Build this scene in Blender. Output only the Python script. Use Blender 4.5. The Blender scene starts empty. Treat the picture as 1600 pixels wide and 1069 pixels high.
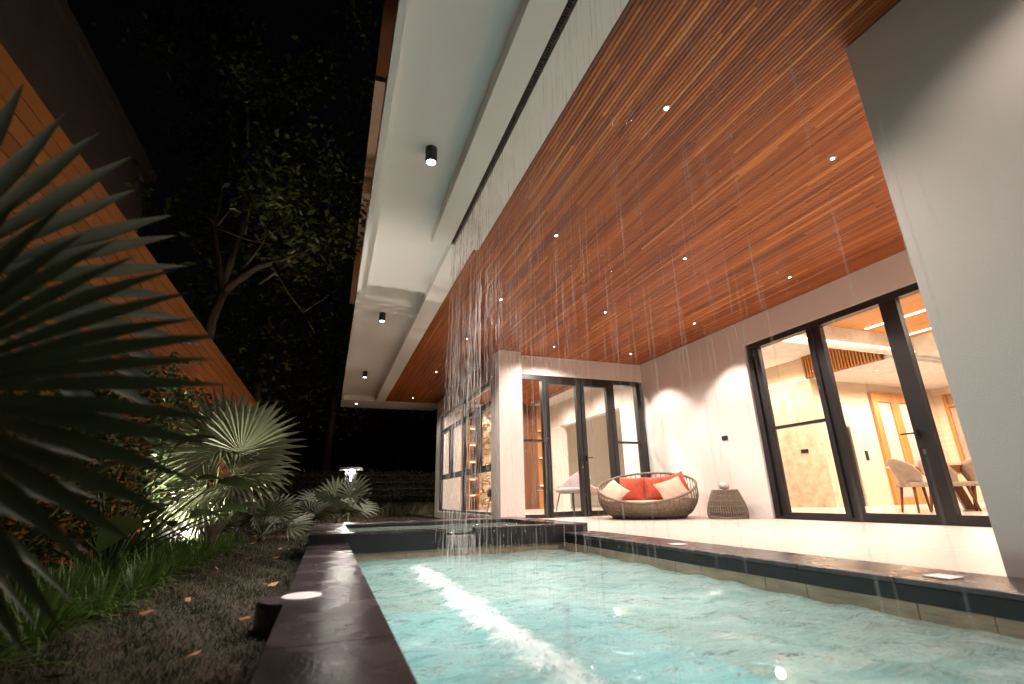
import bpy, math, random
from mathutils import Vector, Matrix
random.seed(7)
R = math.radians
# ------------------------------------------------------------------ camera, world, exposure
scene = bpy.context.scene
col = scene.collection
cd = bpy.data.cameras.new('camera')
cam = bpy.data.objects.new('camera', cd); col.objects.link(cam)
Rv = Vector((0.93866095, -0.34425916, -0.02003141)); Uv = Vector((-0.08798406, -0.29525505, 0.95135864)); Fv = Vector((0.3334283, 0.89124076, 0.3074337))
M = Matrix((Rv, Uv, -Fv)).transposed().to_4x4(); M.translation = Vector((0, 0, .42)); cam.matrix_world = M
cd.sensor_width = 36; cd.lens = 749.26 / 1600 * 36; cd.clip_start = .02; cd.clip_end = 400
cd.dof.use_dof = True; cd.dof.focus_distance = 7; cd.dof.aperture_fstop = 1.6
scene.camera = cam
w = bpy.data.worlds.new('World'); scene.world = w; w.use_nodes = True
nt = w.node_tree; sky = nt.nodes.new('ShaderNodeTexSky'); sky.sky_type = 'NISHITA'; sky.sun_disc = False
sky.sun_elevation = R(-3); sky.sun_rotation = R(200)
bg = nt.nodes['Background']; nt.links.new(sky.outputs[0], bg.inputs[0]); bg.inputs[1].default_value = .02
vs = scene.view_settings; vs.view_transform = 'Standard'; vs.look = 'None'; vs.exposure = 0; vs.gamma = 1; vs.use_curve_mapping = False
cy = scene.cycles; cy.max_bounces = 8; cy.diffuse_bounces = 4; cy.glossy_bounces = 4; cy.transmission_bounces = 6; cy.transparent_max_bounces = 24
cy.sample_clamp_indirect = 4; cy.sample_clamp_direct = 0; cy.caustics_reflective = False; cy.caustics_refractive = False
try: cy.use_denoising = True; cy.use_light_tree = True
except Exception: pass
K = 3.0                                                  # overall lamp gain

def lamp_obj(name, kind, loc, energy, color, target=None, **kw):
    l = bpy.data.lights.new(name, kind); l.energy = energy * K; l.color = color
    for k, v in kw.items(): setattr(l, k, v)
    o = bpy.data.objects.new(name, l); col.objects.link(o); o.location = loc
    d = (Vector(target) - Vector(loc)) if target else Vector((0, 0, -1))
    o.rotation_euler = d.to_track_quat('-Z', 'Y').to_euler()
    return o
def spot(name, loc, target, energy, color, size, blend=.4, rad=.03):
    return lamp_obj(name, 'SPOT', loc, energy, color, target, spot_size=R(size), spot_blend=blend, shadow_soft_size=rad)
def area(name, loc, target, energy, color, sx, sy, spread=180):
    return lamp_obj(name, 'AREA', loc, energy, color, target, shape='RECTANGLE', size=sx, size_y=sy, spread=R(spread))

# ------------------------------------------------------------------ materials
MATS = {}
def nodes(name):
    m = bpy.data.materials.new(name); m.use_nodes = True; MATS[name] = m
    n = m.node_tree.nodes; return m, n, m.node_tree.links, n['Principled BSDF']
def mat(name, c1, c2=None, rough=.6, scale=6, stretch=(1, 1, 1), bump=.0, bscale=None, spec=.5, metal=0, detail=4, island=0, trans=0, r2=None, sheen=0):
    m, n, L, P = nodes(name)
    P.inputs['Roughness'].default_value = rough; P.inputs['Metallic'].default_value = metal
    P.inputs['Specular IOR Level'].default_value = spec
    if sheen: P.inputs['Sheen Weight'].default_value = sheen
    c2 = c2 or tuple(x * .8 for x in c1)
    tc = n.new('ShaderNodeTexCoord'); geo = n.new('ShaderNodeNewGeometry'); mp = n.new('ShaderNodeMapping'); mp.inputs['Scale'].default_value = stretch
    L.new(geo.outputs['Position'], mp.inputs[0])
    no = n.new('ShaderNodeTexNoise'); no.inputs['Scale'].default_value = scale; no.inputs['Detail'].default_value = detail
    L.new(mp.outputs[0], no.inputs[0])
    cr = n.new('ShaderNodeValToRGB'); cr.color_ramp.elements[0].position = .32; cr.color_ramp.elements[1].position = .68
    cr.color_ramp.elements[0].color = (*c1, 1); cr.color_ramp.elements[1].color = (*c2, 1)
    L.new(no.outputs[0], cr.inputs[0]); out = cr.outputs[0]
    if island:
        hs = n.new('ShaderNodeHueSaturation'); mr = n.new('ShaderNodeMapRange')
        L.new(geo.outputs['Random Per Island'], mr.inputs[0]); mr.inputs[3].default_value = 1 - island; mr.inputs[4].default_value = 1 + island
        L.new(mr.outputs[0], hs.inputs['Value']); L.new(out, hs.inputs['Color']); out = hs.outputs[0]
    L.new(out, P.inputs['Base Color'])
    if r2 is not None:
        mr = n.new('ShaderNodeMapRange'); L.new(no.outputs[0], mr.inputs[0]); mr.inputs[1].default_value = .3; mr.inputs[2].default_value = .7
        mr.inputs[3].default_value = rough; mr.inputs[4].default_value = r2; L.new(mr.outputs[0], P.inputs['Roughness'])
    if bump:
        n2 = n.new('ShaderNodeTexNoise'); n2.inputs['Scale'].default_value = bscale or scale * 4; n2.inputs['Detail'].default_value = 5
        L.new(mp.outputs[0], n2.inputs[0]); b = n.new('ShaderNodeBump'); b.inputs['Strength'].default_value = bump; b.inputs['Distance'].default_value = .02
        L.new(n2.outputs[0], b.inputs['Height']); L.new(b.outputs[0], P.inputs['Normal'])
    if trans:
        tr = n.new('ShaderNodeBsdfTranslucent'); L.new(out, tr.inputs[0]); mx = n.new('ShaderNodeMixShader'); mx.inputs[0].default_value = trans
        L.new(P.outputs[0], mx.inputs[1]); L.new(tr.outputs[0], mx.inputs[2]); L.new(mx.outputs[0], n['Material Output'].inputs[0])
    return m
def emit(name, color, strength):
    m, n, L, P = nodes(name)
    P.inputs['Base Color'].default_value = (.8, .8, .8, 1); P.inputs['Emission Color'].default_value = (*color, 1); P.inputs['Emission Strength'].default_value = strength
    return m
def wood(name, ramp, stretch, rough=.45, gscale=1, tone=True):
    m, n, L, P = nodes(name); P.inputs['Roughness'].default_value = rough; P.inputs['Specular IOR Level'].default_value = .4
    geo = n.new('ShaderNodeNewGeometry'); mp = n.new('ShaderNodeMapping'); mp.inputs['Scale'].default_value = stretch
    L.new(geo.outputs['Position'], mp.inputs[0]); no = n.new('ShaderNodeTexNoise'); no.inputs['Scale'].default_value = gscale; no.inputs['Detail'].default_value = 5; no.inputs['Roughness'].default_value = .65
    L.new(mp.outputs[0], no.inputs[0]); cr = n.new('ShaderNodeValToRGB')
    for i in range(1, len(ramp) - 1): cr.color_ramp.elements.new(i / (len(ramp) - 1))
    for i, c in enumerate(ramp): cr.color_ramp.elements[i].color = (*c, 1)
    if tone:
        at = n.new('ShaderNodeAttribute'); at.attribute_name = 'tone'
        ma = n.new('ShaderNodeMath'); ma.operation = 'MULTIPLY_ADD'; L.new(no.outputs[0], ma.inputs[0]); ma.inputs[1].default_value = .38; L.new(at.outputs['Fac'], ma.inputs[2])
        mb = n.new('ShaderNodeMath'); mb.operation = 'SUBTRACT'; L.new(ma.outputs[0], mb.inputs[0]); mb.inputs[1].default_value = .19; L.new(mb.outputs[0], cr.inputs[0])
    else:
        mr = n.new('ShaderNodeMapRange'); mr.inputs[1].default_value = .3; mr.inputs[2].default_value = .7; L.new(no.outputs[0], mr.inputs[0]); L.new(mr.outputs[0], cr.inputs[0])
    L.new(cr.outputs[0], P.inputs['Base Color'])
    b = n.new('ShaderNodeBump'); b.inputs['Strength'].default_value = .15; b.inputs['Distance'].default_value = .01; L.new(no.outputs[0], b.inputs['Height']); L.new(b.outputs[0], P.inputs['Normal'])
    return m
TEAK = [(.07, .014, .004), (.20, .048, .011), (.35, .094, .019), (.50, .165, .036), (.62, .30, .09)]
m_teak = wood('teak', TEAK, (40, 1.1, 40), rough=.42)
m_teak_dark = wood('teak_dark', [(.03, .01, .005), (.14, .05, .02)], (30, 1, 30), tone=False)
m_orange = wood('oak_orange', [(.42, .17, .045), (.62, .28, .08)], (12, .8, 12), tone=False)
m_orange_x = wood('oak_orange_upright', [(.36, .14, .04), (.55, .24, .07)], (14, 14, .9), tone=False)
m_walnut = wood('walnut', [(.10, .035, .014), (.20, .075, .03)], (14, 14, .9), tone=False)
m_fence = wood('fence_wood', [(.20, .068, .016), (.32, .115, .028), (.40, .16, .045)], (30, 1.2, 30), rough=.6)
m_white = mat('white_render', (.80, .745, .70), (.77, .715, .67), .75, 1.5, bump=.12, bscale=140)
m_soffit = mat('soffit_paint', (.80, .77, .73), (.77, .74, .70), .6, 1.2, bump=.02, bscale=60)
m_patio = mat('patio_stone', (.54, .465, .41), (.45, .385, .34), .32, 1.2, stretch=(.5, 3, 1), bump=.015, bscale=30, r2=.45, detail=7)
m_dark = mat('black_granite', (.004, .005, .0065), (.009, .009, .011), .5, 5, bump=.12, bscale=22, r2=.5, spec=.5)
m_cope = mat('wet_slate', (.032, .025, .028), (.058, .044, .048), .14, 3.5, bump=.16, bscale=60, r2=.36, detail=7)
m_tile = mat('pool_tile', (.46, .35, .24), (.34, .25, .17), .5, 4, stretch=(1, 1, 2.5), bump=.5, bscale=9, r2=.7, island=.12)
m_tile2 = mat('pool_floor_tile', (.34, .60, .62), (.25, .50, .53), .5, 3, bump=.2, island=.06)
m_black = mat('black_aluminium', (.012, .012, .013), (.016, .016, .017), .35, 3, spec=.5)
m_steel = mat('steel', (.45, .45, .46), (.38, .38, .4), .3, 3, metal=1)
m_travert = mat('travertine', (.70, .55, .41), (.60, .46, .33), .5, 1.6, stretch=(1, 1, 7), detail=8)
m_stone = mat('cleft_stone', (.72, .56, .40), (.48, .36, .25), .7, 5, bump=1, bscale=7, detail=9)
m_gold = mat('gold_relief', (.55, .36, .14), (.30, .18, .06), .35, 6, bump=.8, bscale=14, metal=.5)
m_floor_in = mat('interior_marble', (.68, .62, .56), (.60, .54, .48), .18, 1.5, detail=7)
m_ceil_in = mat('interior_ceiling', (.78, .76, .73), None, .8)
m_curtain = mat('curtain', (.62, .58, .55), (.5, .46, .43), .9, 10, stretch=(6, 6, .3))
m_wicker = mat('rope_weave', (.25, .20, .15), (.15, .115, .085), .8, 40, bump=.4, bscale=120)
m_rope_dk = mat('dark_rattan', (.13, .095, .07), (.075, .055, .04), .7, 30, bump=.4, bscale=120)
m_rust = mat('rust_velvet', (.52, .075, .028), (.38, .05, .018), .85, 8, bump=.25, bscale=60, sheen=.3)
m_beige = mat('beige_linen', (.68, .47, .36), (.60, .41, .31), .9, 8, bump=.25, bscale=80, sheen=.2)
m_seat = mat('seat_cushion', (.50, .38, .31), (.44, .33, .27), .9, 8, bump=.2, bscale=80)
m_lilac = mat('lilac_fabric', (.40, .34, .36), (.32, .27, .29), .9, 12, sheen=.2)
m_blush = mat('blush_fabric', (.58, .42, .36), (.5, .36, .31), .9, 12)
m_taupe = mat('taupe_fabric', (.42, .32, .25), (.33, .25, .19), .9, 12)
m_grey = mat('charcoal_fabric', (.06, .06, .07), None, .9)
m_ceramic = mat('ceramic', (.62, .58, .55), (.4, .37, .35), .6, 30, bump=.3)
m_led = emit('led_white', (1, .94, .9), 45)
m_led_dim = emit('lamp_glow', (1, .93, .85), 14)
m_cove = emit('cove_led', (1, .62, .32), 55)
m_shelf = emit('shelf_led', (1, .55, .22), 14)
m_cove_w = emit('cove_led_pale', (1, .76, .50), 9)
m_plate = mat('light_cover', (.80, .76, .74), (.74, .70, .68), .4, 10)
m_soil = mat('soil', (.035, .026, .016), (.06, .042, .024), .95, 10, bump=.7, bscale=40)
m_grass = mat('grass_blades', (.020, .030, .007), (.044, .045, .012), .6, 2, island=.35, trans=.3)
m_liriope = mat('liriope_blades', (.06, .12, .018), (.10, .17, .03), .5, 3, island=.3, trans=.3)
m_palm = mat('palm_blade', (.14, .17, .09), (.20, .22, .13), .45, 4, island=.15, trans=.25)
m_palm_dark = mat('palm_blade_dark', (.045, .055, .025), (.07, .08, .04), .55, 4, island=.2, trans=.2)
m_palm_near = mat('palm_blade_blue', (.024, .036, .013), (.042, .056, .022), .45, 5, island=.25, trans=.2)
m_leaf = mat('tree_leaf', (.05, .085, .022), (.10, .12, .035), .4, 3, island=.4, trans=.25)
m_leaf_big = mat('broad_leaf', (.03, .06, .015), (.05, .075, .02), .3, 3, island=.25, trans=.15)
m_hedge = mat('hedge_leaf', (.035, .05, .02), (.06, .07, .03), .5, 5, island=.4, trans=.2)
m_bark = mat('bark', (.10, .07, .05), (.055, .038, .028), .85, 12, stretch=(1, 1, .3), bump=.6)
m_fallen = mat('fallen_leaf', (.45, .20, .07), (.28, .13, .05), .7, 5, island=.4)
m_neigh = mat('neighbour_render', (.14, .10, .085), (.12, .08, .07), .9, 2)
m_asphalt = mat('dark_earth', (.02, .018, .014), (.03, .025, .018), .95, 1)

def glass_mat(name, tint, f0=.045, amt=.75):
    m, n, L, P = nodes(name); n.remove(P)
    t = n.new('ShaderNodeBsdfTransparent'); t.inputs[0].default_value = (*tint, 1)
    g = n.new('ShaderNodeBsdfGlossy'); g.inputs['Roughness'].default_value = .01
    geo = n.new('ShaderNodeNewGeometry'); dt = n.new('ShaderNodeVectorMath'); dt.operation = 'DOT_PRODUCT'; L.new(geo.outputs['Normal'], dt.inputs[0]); L.new(geo.outputs['Incoming'], dt.inputs[1])
    def mm(op, a_, b_):
        q = n.new('ShaderNodeMath'); q.operation = op
        for i_, v_ in enumerate((a_, b_)):
            if v_ is None: continue
            if isinstance(v_, (int, float)): q.inputs[i_].default_value = v_
            else: L.new(v_, q.inputs[i_])
        return q.outputs[0]
    c = mm('ABSOLUTE', dt.outputs['Value'], None); p5 = mm('POWER', mm('SUBTRACT', 1.0, c), 5.0); f = mm('MULTIPLY', mm('ADD', p5, f0), amt)
    mx = n.new('ShaderNodeMixShader'); L.new(f, mx.inputs[0]); L.new(t.outputs[0], mx.inputs[1]); L.new(g.outputs[0], mx.inputs[2]); L.new(mx.outputs[0], n['Material Output'].inputs[0])
    return m
m_glass = glass_mat('window_glass', (.95, .96, .95))
def water_mat(name, tint, milk, milkf, foam=False):
    m, n, L, P = nodes(name); n.remove(P)
    geo = n.new('ShaderNodeNewGeometry')
    a = n.new('ShaderNodeTexNoise'); a.inputs['Scale'].default_value = 3.2; a.inputs['Detail'].default_value = 5; a.inputs['Distortion'].default_value = .8
    mpa = n.new('ShaderNodeMapping'); mpa.inputs['Scale'].default_value = (.9, 1.9, 1); mpa.inputs['Rotation'].default_value = (0, 0, .35)
    L.new(geo.outputs['Position'], mpa.inputs[0]); L.new(mpa.outputs[0], a.inputs[0])
    b = n.new('ShaderNodeTexNoise'); b.inputs['Scale'].default_value = 17; b.inputs['Detail'].default_value = 3; L.new(mpa.outputs[0], b.inputs[0])
    ad = n.new('ShaderNodeMath'); ad.operation = 'MULTIPLY_ADD'; L.new(b.outputs[0], ad.inputs[0]); ad.inputs[1].default_value = .12; L.new(a.outputs[0], ad.inputs[2])
    bu = n.new('ShaderNodeBump'); bu.inputs['Strength'].default_value = .9; bu.inputs['Distance'].default_value = .13; L.new(ad.outputs[0], bu.inputs['Height'])
    t = n.new('ShaderNodeBsdfTransparent'); t.inputs[0].default_value = (*tint, 1)
    d = n.new('ShaderNodeBsdfDiffuse'); d.inputs[0].default_value = (*milk, 1); L.new(bu.outputs[0], d.inputs['Normal'])
    tl = n.new('ShaderNodeBsdfTranslucent'); tl.inputs[0].default_value = (*milk, 1)
    an = n.new('ShaderNodeTexNoise'); an.inputs['Scale'].default_value = 1.7; an.inputs['Detail'].default_value = 6; an.inputs['Distortion'].default_value = 1.2; L.new(mpa.outputs[0], an.inputs[0])   # ripple light and dark painted into the milk colour
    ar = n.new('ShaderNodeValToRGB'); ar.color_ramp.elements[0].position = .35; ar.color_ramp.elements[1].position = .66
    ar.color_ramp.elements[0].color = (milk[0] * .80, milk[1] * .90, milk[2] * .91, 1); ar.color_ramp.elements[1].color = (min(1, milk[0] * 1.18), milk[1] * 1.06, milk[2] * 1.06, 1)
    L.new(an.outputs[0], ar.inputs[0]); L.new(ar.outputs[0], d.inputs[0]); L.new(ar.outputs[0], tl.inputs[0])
    m0 = n.new('ShaderNodeMixShader'); m0.inputs[0].default_value = .5; L.new(d.outputs[0], m0.inputs[1]); L.new(tl.outputs[0], m0.inputs[2])
    m1 = n.new('ShaderNodeMixShader'); m1.inputs[0].default_value = milkf; L.new(t.outputs[0], m1.inputs[1]); L.new(m0.outputs[0], m1.inputs[2])
    g = n.new('ShaderNodeBsdfGlossy'); g.inputs['Roughness'].default_value = .03; L.new(bu.outputs[0], g.inputs['Normal'])
    f = n.new('ShaderNodeFresnel'); f.inputs[0].default_value = 1.33; L.new(bu.outputs[0], f.inputs['Normal'])
    fm_ = n.new('ShaderNodeMath'); fm_.operation = 'MULTIPLY'; fm_.inputs[1].default_value = .85; L.new(f.outputs[0], fm_.inputs[0])
    m2 = n.new('ShaderNodeMixShader'); L.new(fm_.outputs[0], m2.inputs[0]); L.new(m1.outputs[0], m2.inputs[1]); L.new(g.outputs[0], m2.inputs[2])
    if foam:                                   # foam floating along the line where the curtain lands
        sx = n.new('ShaderNodeSeparateXYZ'); L.new(geo.outputs['Position'], sx.inputs[0])
        def mth(op, a_, b_=None, c_=None):
            q = n.new('ShaderNodeMath'); q.operation = op
            for i_, v_ in enumerate((a_, b_, c_)):
                if v_ is None: continue
                if isinstance(v_, (int, float)): q.inputs[i_].default_value = v_
                else: L.new(v_, q.inputs[i_])
            return q.outputs[0]
        dd = mth('ABSOLUTE', mth('SUBTRACT', sx.outputs[0], .84))
        band = mth('SUBTRACT', 1.0, mth('DIVIDE', dd, .19))
        fn = n.new('ShaderNodeTexNoise'); fn.inputs['Scale'].default_value = 9; fn.inputs['Detail'].default_value = 8; fn.inputs['Roughness'].default_value = .7; L.new(mpa.outputs[0], fn.inputs[0])
        k_ = mth('ADD', mth('MULTIPLY', mth('MAXIMUM', band, 0.0), .55), fn.outputs[0])
        mr = n.new('ShaderNodeMapRange'); mr.inputs[1].default_value = .72; mr.inputs[2].default_value = .98; mr.inputs[3].default_value = 0; mr.inputs[4].default_value = .9; L.new(k_, mr.inputs[0])
        yl = n.new('ShaderNodeMapRange'); yl.inputs[1].default_value = 5.1; yl.inputs[2].default_value = 4.4; L.new(sx.outputs[1], yl.inputs[0])
        fo = n.new('ShaderNodeBsdfDiffuse'); fo.inputs[0].default_value = (.93, .93, .93, 1); ft = n.new('ShaderNodeBsdfTranslucent'); ft.inputs[0].default_value = (.93, .93, .93, 1)
        fm = n.new('ShaderNodeMixShader'); fm.inputs[0].default_value = .5; L.new(fo.outputs[0], fm.inputs[1]); L.new(ft.outputs[0], fm.inputs[2])
        m3 = n.new('ShaderNodeMixShader'); L.new(mth('MULTIPLY', mr.outputs[0], yl.outputs[0]), m3.inputs[0]); L.new(m2.outputs[0], m3.inputs[1]); L.new(fm.outputs[0], m3.inputs[2]); m2 = m3
    L.new(m2.outputs[0], n['Material Output'].inputs[0]); return m
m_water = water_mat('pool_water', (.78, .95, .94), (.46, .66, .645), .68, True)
m_spa_water = water_mat('spa_water', (.75, .93, .85), (.42, .55, .45), .35)
def stream_mat(name, op, c=(.95, .93, .92)):
    m, n, L, P = nodes(name); n.remove(P)
    t = n.new('ShaderNodeBsdfTransparent'); d = n.new('ShaderNodeBsdfDiffuse'); d.inputs[0].default_value = (*c, 1)
    tl = n.new('ShaderNodeBsdfTranslucent'); tl.inputs[0].default_value = (*c, 1)
    g = n.new('ShaderNodeBsdfGlossy'); g.inputs['Roughness'].default_value = .15
    a = n.new('ShaderNodeMixShader'); L.new(d.outputs[0], a.inputs[1]); L.new(tl.outputs[0], a.inputs[2])
    b = n.new('ShaderNodeMixShader'); b.inputs[0].default_value = .25; L.new(a.outputs[0], b.inputs[1]); L.new(g.outputs[0], b.inputs[2])
    x = n.new('ShaderNodeMixShader'); x.inputs[0].default_value = op; L.new(t.outputs[0], x.inputs[1]); L.new(b.outputs[0], x.inputs[2])
    L.new(x.outputs[0], n['Material Output'].inputs[0]); return m
m_stream = stream_mat("falling_water", .30)
m_foam = stream_mat('foam', .8, (.98, .98, .98))

# ------------------------------------------------------------------ geometry helpers
class MB:
    def __init__(s): s.v = []; s.f = []; s.t = []
    def box(s, x0, x1, y0, y1, z0, z1, tone=0):
        b = len(s.v); s.v += [(x0, y0, z0), (x1, y0, z0), (x1, y1, z0), (x0, y1, z0), (x0, y0, z1), (x1, y0, z1), (x1, y1, z1), (x0, y1, z1)]
        s.f += [(b, b+3, b+2, b+1), (b+4, b+5, b+6, b+7), (b, b+1, b+5, b+4), (b+1, b+2, b+6, b+5), (b+2, b+3, b+7, b+6), (b+3, b, b+4, b+7)]
        s.t += [tone] * 8; return s
    def quad(s, *p):
        b = len(s.v); s.v += [tuple(q) for q in p]; s.f.append(tuple(range(b, b + len(p)))); s.t += [0] * len(p); return s
    def tube(s, pts, r, n=6, closed=False, cap=True):
        pts = [Vector(p) for p in pts]; rr = r if isinstance(r, (list, tuple)) else [r] * len(pts); b = len(s.v); N = len(pts)
        up = Vector((0, 0, 1)); prev = None
        for i, p in enumerate(pts):
            if closed: d = pts[(i + 1) % N] - pts[i - 1]
            else: d = pts[min(i + 1, N - 1)] - pts[max(i - 1, 0)]
            if d.length < 1e-9: d = Vector((0, 0, 1))
            d.normalize()
            if prev is None:
                a = d.cross(up)
                if a.length < .1: a = d.cross(Vector((1, 0, 0)))
            else: a = prev - d * prev.dot(d)
            if a.length < 1e-6: a = d.orthogonal()
            a.normalize(); prev = a; c = d.cross(a)
            for k in range(n):
                t = 2 * math.pi * k / n; s.v.append(tuple(p + (a * math.cos(t) + c * math.sin(t)) * rr[i])); s.t.append(0)
        for i in range(N if closed else N - 1):
            j = (i + 1) % N
            for k in range(n): s.f.append((b + i*n + k, b + i*n + (k+1) % n, b + j*n + (k+1) % n, b + j*n + k))
        if cap and not closed:
            s.f.append(tuple(b + k for k in range(n))[::-1]); s.f.append(tuple(b + (N-1)*n + k for k in range(n)))
        return s
    def lathe(s, prof, c, n=24, cap=True):
        b = len(s.v)
        for r, z in prof:
            for k in range(n):
                t = 2 * math.pi * k / n; s.v.append((c[0] + r * math.cos(t), c[1] + r * math.sin(t), c[2] + z)); s.t.append(0)
        for i in range(len(prof) - 1):
            for k in range(n): s.f.append((b + i*n + k, b + i*n + (k+1) % n, b + (i+1)*n + (k+1) % n, b + (i+1)*n + k))
        if cap:
            s.f.append(tuple(b + k for k in range(n))[::-1]); s.f.append(tuple(b + (len(prof)-1)*n + k for k in range(n)))
        return s
    def build(s, name, m, parent=None, smooth=False, tone=False):
        me = bpy.data.meshes.new(name); me.from_pydata(s.v, [], s.f); me.materials.append(m)
        if smooth: me.polygons.foreach_set('use_smooth', [True] * len(me.polygons))
        if tone:
            a = me.attributes.new('tone', 'FLOAT', 'POINT'); a.data.foreach_set('value', s.t)
        me.update(); o = bpy.data.objects.new(name, me); col.objects.link(o)
        if parent: par(o, parent)
        return o
def base_of(p):
    v = Vector(p.get('_b', (0, 0, 0))); return v
def par(o, p):
    o.parent = p
    if '_b' in p: o.matrix_parent_inverse = Matrix.Translation(-Vector(p['_b']))
def thing(name, label, cat, loc=(0, 0, 0), group=None):
    o = bpy.data.objects.new(name, None); col.objects.link(o); o.location = loc; o['_b'] = tuple(loc); o['label'] = label; o['category'] = cat
    o.empty_display_size = .1
    if group: o['group'] = group
    return o
def tag(o, label, cat, group=None):
    o['label'] = label; o['category'] = cat
    if group: o['group'] = group
    return o
def struct(o): o['kind'] = 'structure'; return o
def stuff(o, label=None):
    o['kind'] = 'stuff'
    if label: o['label'] = label
    return o
def bx(name, m, x0, x1, y0, y1, z0, z1, parent=None): return MB().box(x0, x1, y0, y1, z0, z1).build(name, m, parent)
def bevel(o, wd=.01, seg=2):
    b = o.modifiers.new('bevel', 'BEVEL'); b.width = wd; b.segments = seg; b.limit_method = 'ANGLE'; return o

# ------------------------------------------------------------------ ground
g = MB().box(-60, 80, 9.0, 90, -.5, -.13); g.box(-60, -.14, -20, 9.0, -.5, -.13)
struct(g.build('ground', m_soil))

# ------------------------------------------------------------------ house
H = thing('house', 'modern white villa with teak patio ceiling, lit glass doors and wide soffit beside the pool', 'house', (6, 9, 0))
ZC = 3.39
# walls
bx('lintel', m_white, 3.62, 6.83, 9.45, 9.65, 2.97, 3.6, H)
bx('column', m_white, 3.145, 3.65, 9.22, 9.8, -.13, 3.6, H)
sw = MB()
sw.box(3.145, 3.35, 9.8, 15.1, 2.89, 3.6); sw.box(3.145, 3.35, 15.1, 15.55, -.13, 3.6); sw.box(3.145, 3.35, 9.8, 15.1, -.13, .06)
sw.build('side_wall', m_white, H)
bx('window_sill', m_white, 3.12, 3.145, 9.8, 15.15, .02, .07, H)
pw = MB()
pw.box(6.83, 7.05, 6.32, 10.5, -.1, 3.6); pw.box(6.83, 7.05, 1.6, 6.32, 2.94, 3.6); pw.box(6.83, 7.05, -3, 1.6, -.1, 3.6)
pw.box(6.83, 7.05, 10.5, 14.0, 2.55, 3.6); pw.box(6.83, 7.05, 14.0, 15.75, -.1, 3.6)
pw.build('patio_wall', m_white, H)
bx('pool_end_wall', m_white, 3.165, 6.83, -3, 1.6, -.0, ZC, H)
# ground slab
pfl = struct(bx('patio_floor', m_asphalt, 3.161, 6.83, 1.6, 9.45, -.2, -.006))
for i in range(4):
    for j in range(9):
        bx('floor_tile', m_patio, 3.162 + i * .9175, 3.162 + (i + 1) * .9175 - .0025, 1.6 + j * .8722, 1.6 + (j + 1) * .8722 - .0025, -.03, 0 - .0006 * random.random(), pfl)
struct(bx('interior_floor', m_floor_in, 7.05, 19, -4, 16.5, -.1, .05))
struct(bx('interior_floor', m_floor_in, 3.36, 7.05, 9.66, 16, -.1, .05))
# roof slabs, upper storey
rs = MB(); rs.box(1.5, 20, -5, 16.9, 3.75, 3.95); rs.box(3.4, 19.2, 16.4, 16.6, -.1, 3.75); rs.box(19, 19.2, -5, 16.4, -.1, 3.75); rs.box(7.05, 19, -4.3, -4, -.1, 3.75)
rs.build('roof_slab', m_soffit, H)
us = MB(); us.box(2.2, 14, 1, 15, 3.95, 6.6); us.build('upper_wall', m_white, H)
bx('upper_soffit', m_fence, .13, 2.4, 1, 5.95, 6.5, 6.62, H)
bx('upper_soffit', m_beige, .13, 2.4, 6.05, 15.3, 6.5, 6.62, H)

# teak ceiling: slats
wc = bx('wood_ceiling', m_teak_dark, 1.44, 6.83, -.5, 15.53, ZC + .035, ZC + .06, H)
PITCH = .0355; pieces = []
row = 0; x = 1.455
while x < 6.82:
    y = -.4 - random.random() * 1.6; tprev = random.random()
    while y < 15.5:
        Ln = random.uniform(.9, 2.6); y1 = min(y + Ln, 15.53); y0 = max(y, -.4)
        if y1 > y0 + .02:
            tone = random.choice([.18, .25, .3, .33, .36, .4, .42, .45, .48, .52, .56, .62, .76]) * random.uniform(.88, 1.1)
            dist = math.hypot((x + .015), (y0 + y1) / 2)
            ok = not (x > 3.17 and y1 < 1.6)
            if ok: pieces.append((x, min(x + PITCH - .0065, 6.825), y0 + .001, y1 - .001, tone, (y1 - y0) / ((max(.5, (y0 + y1) / 2 - .3)) ** 2.2 + .02 * x * x) if y1 > .9 else 0))
        y += Ln
    x += PITCH; row += 1
pieces.sort(key=lambda p: -p[5])
for p in pieces[:298]:
    MB().box(p[0], p[1], p[2], p[3], ZC + .004, ZC + .024 + .002 * (p[4] % .1) * 10, p[4]).build('slat', m_teak, wc, tone=True)
rest = MB()
for p in pieces[298:]: rest.box(p[0], p[1], p[2], p[3], ZC + .004 + (hash(p[0]) % 3) * .0006, ZC + .024, p[4])
stuff(rest.build('slat', m_teak, wc, tone=True))

# soffit
so = bx('soffit', m_soffit, .22, 1.17, -5, 16.3, ZC + .14, ZC + .2, H)
bx('soffit_rim', m_soffit, .15, .205, -5, 16.85, ZC, ZC + .22, H)
bx('soffit_rim', m_soffit, .205, .222, -5, 16.3, ZC + .05, ZC + .22, H)
bx('soffit_band', m_soffit, 1.17, 1.452, 5.2, 15.53, ZC, ZC + .2, H)
bx('soffit_band', m_soffit, .205, 3.3, 15.53, 16.85, ZC - .003, ZC + .2, H)
rb = MB(); rb.box(.92, 1.15, -5, 5.2, ZC, ZC + .2); rb.box(1.21, 1.515, -5, 5.2, ZC, ZC + .2); rb.box(1.15, 1.21, 5.17, 5.2, ZC, ZC + .2)
rb.build('rain_box', m_soffit, H)
slot = bx('rain_slot', m_black, 1.15, 1.21, -5, 5.17, ZC + .06, ZC + .2, H)
nz = MB()
for i in range(260):
    yy = -1 + i * .0237
    nz.box(1.165, 1.195, yy, yy + .011, ZC + .012, ZC + .058)
stuff(nz.build('nozzle', m_bark, slot))
rf = MB(); rf.box(.16, 1.6, -5, 16.85, ZC + .21, ZC + .3); rf.build('soffit_roof', m_soffit, H)

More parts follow.
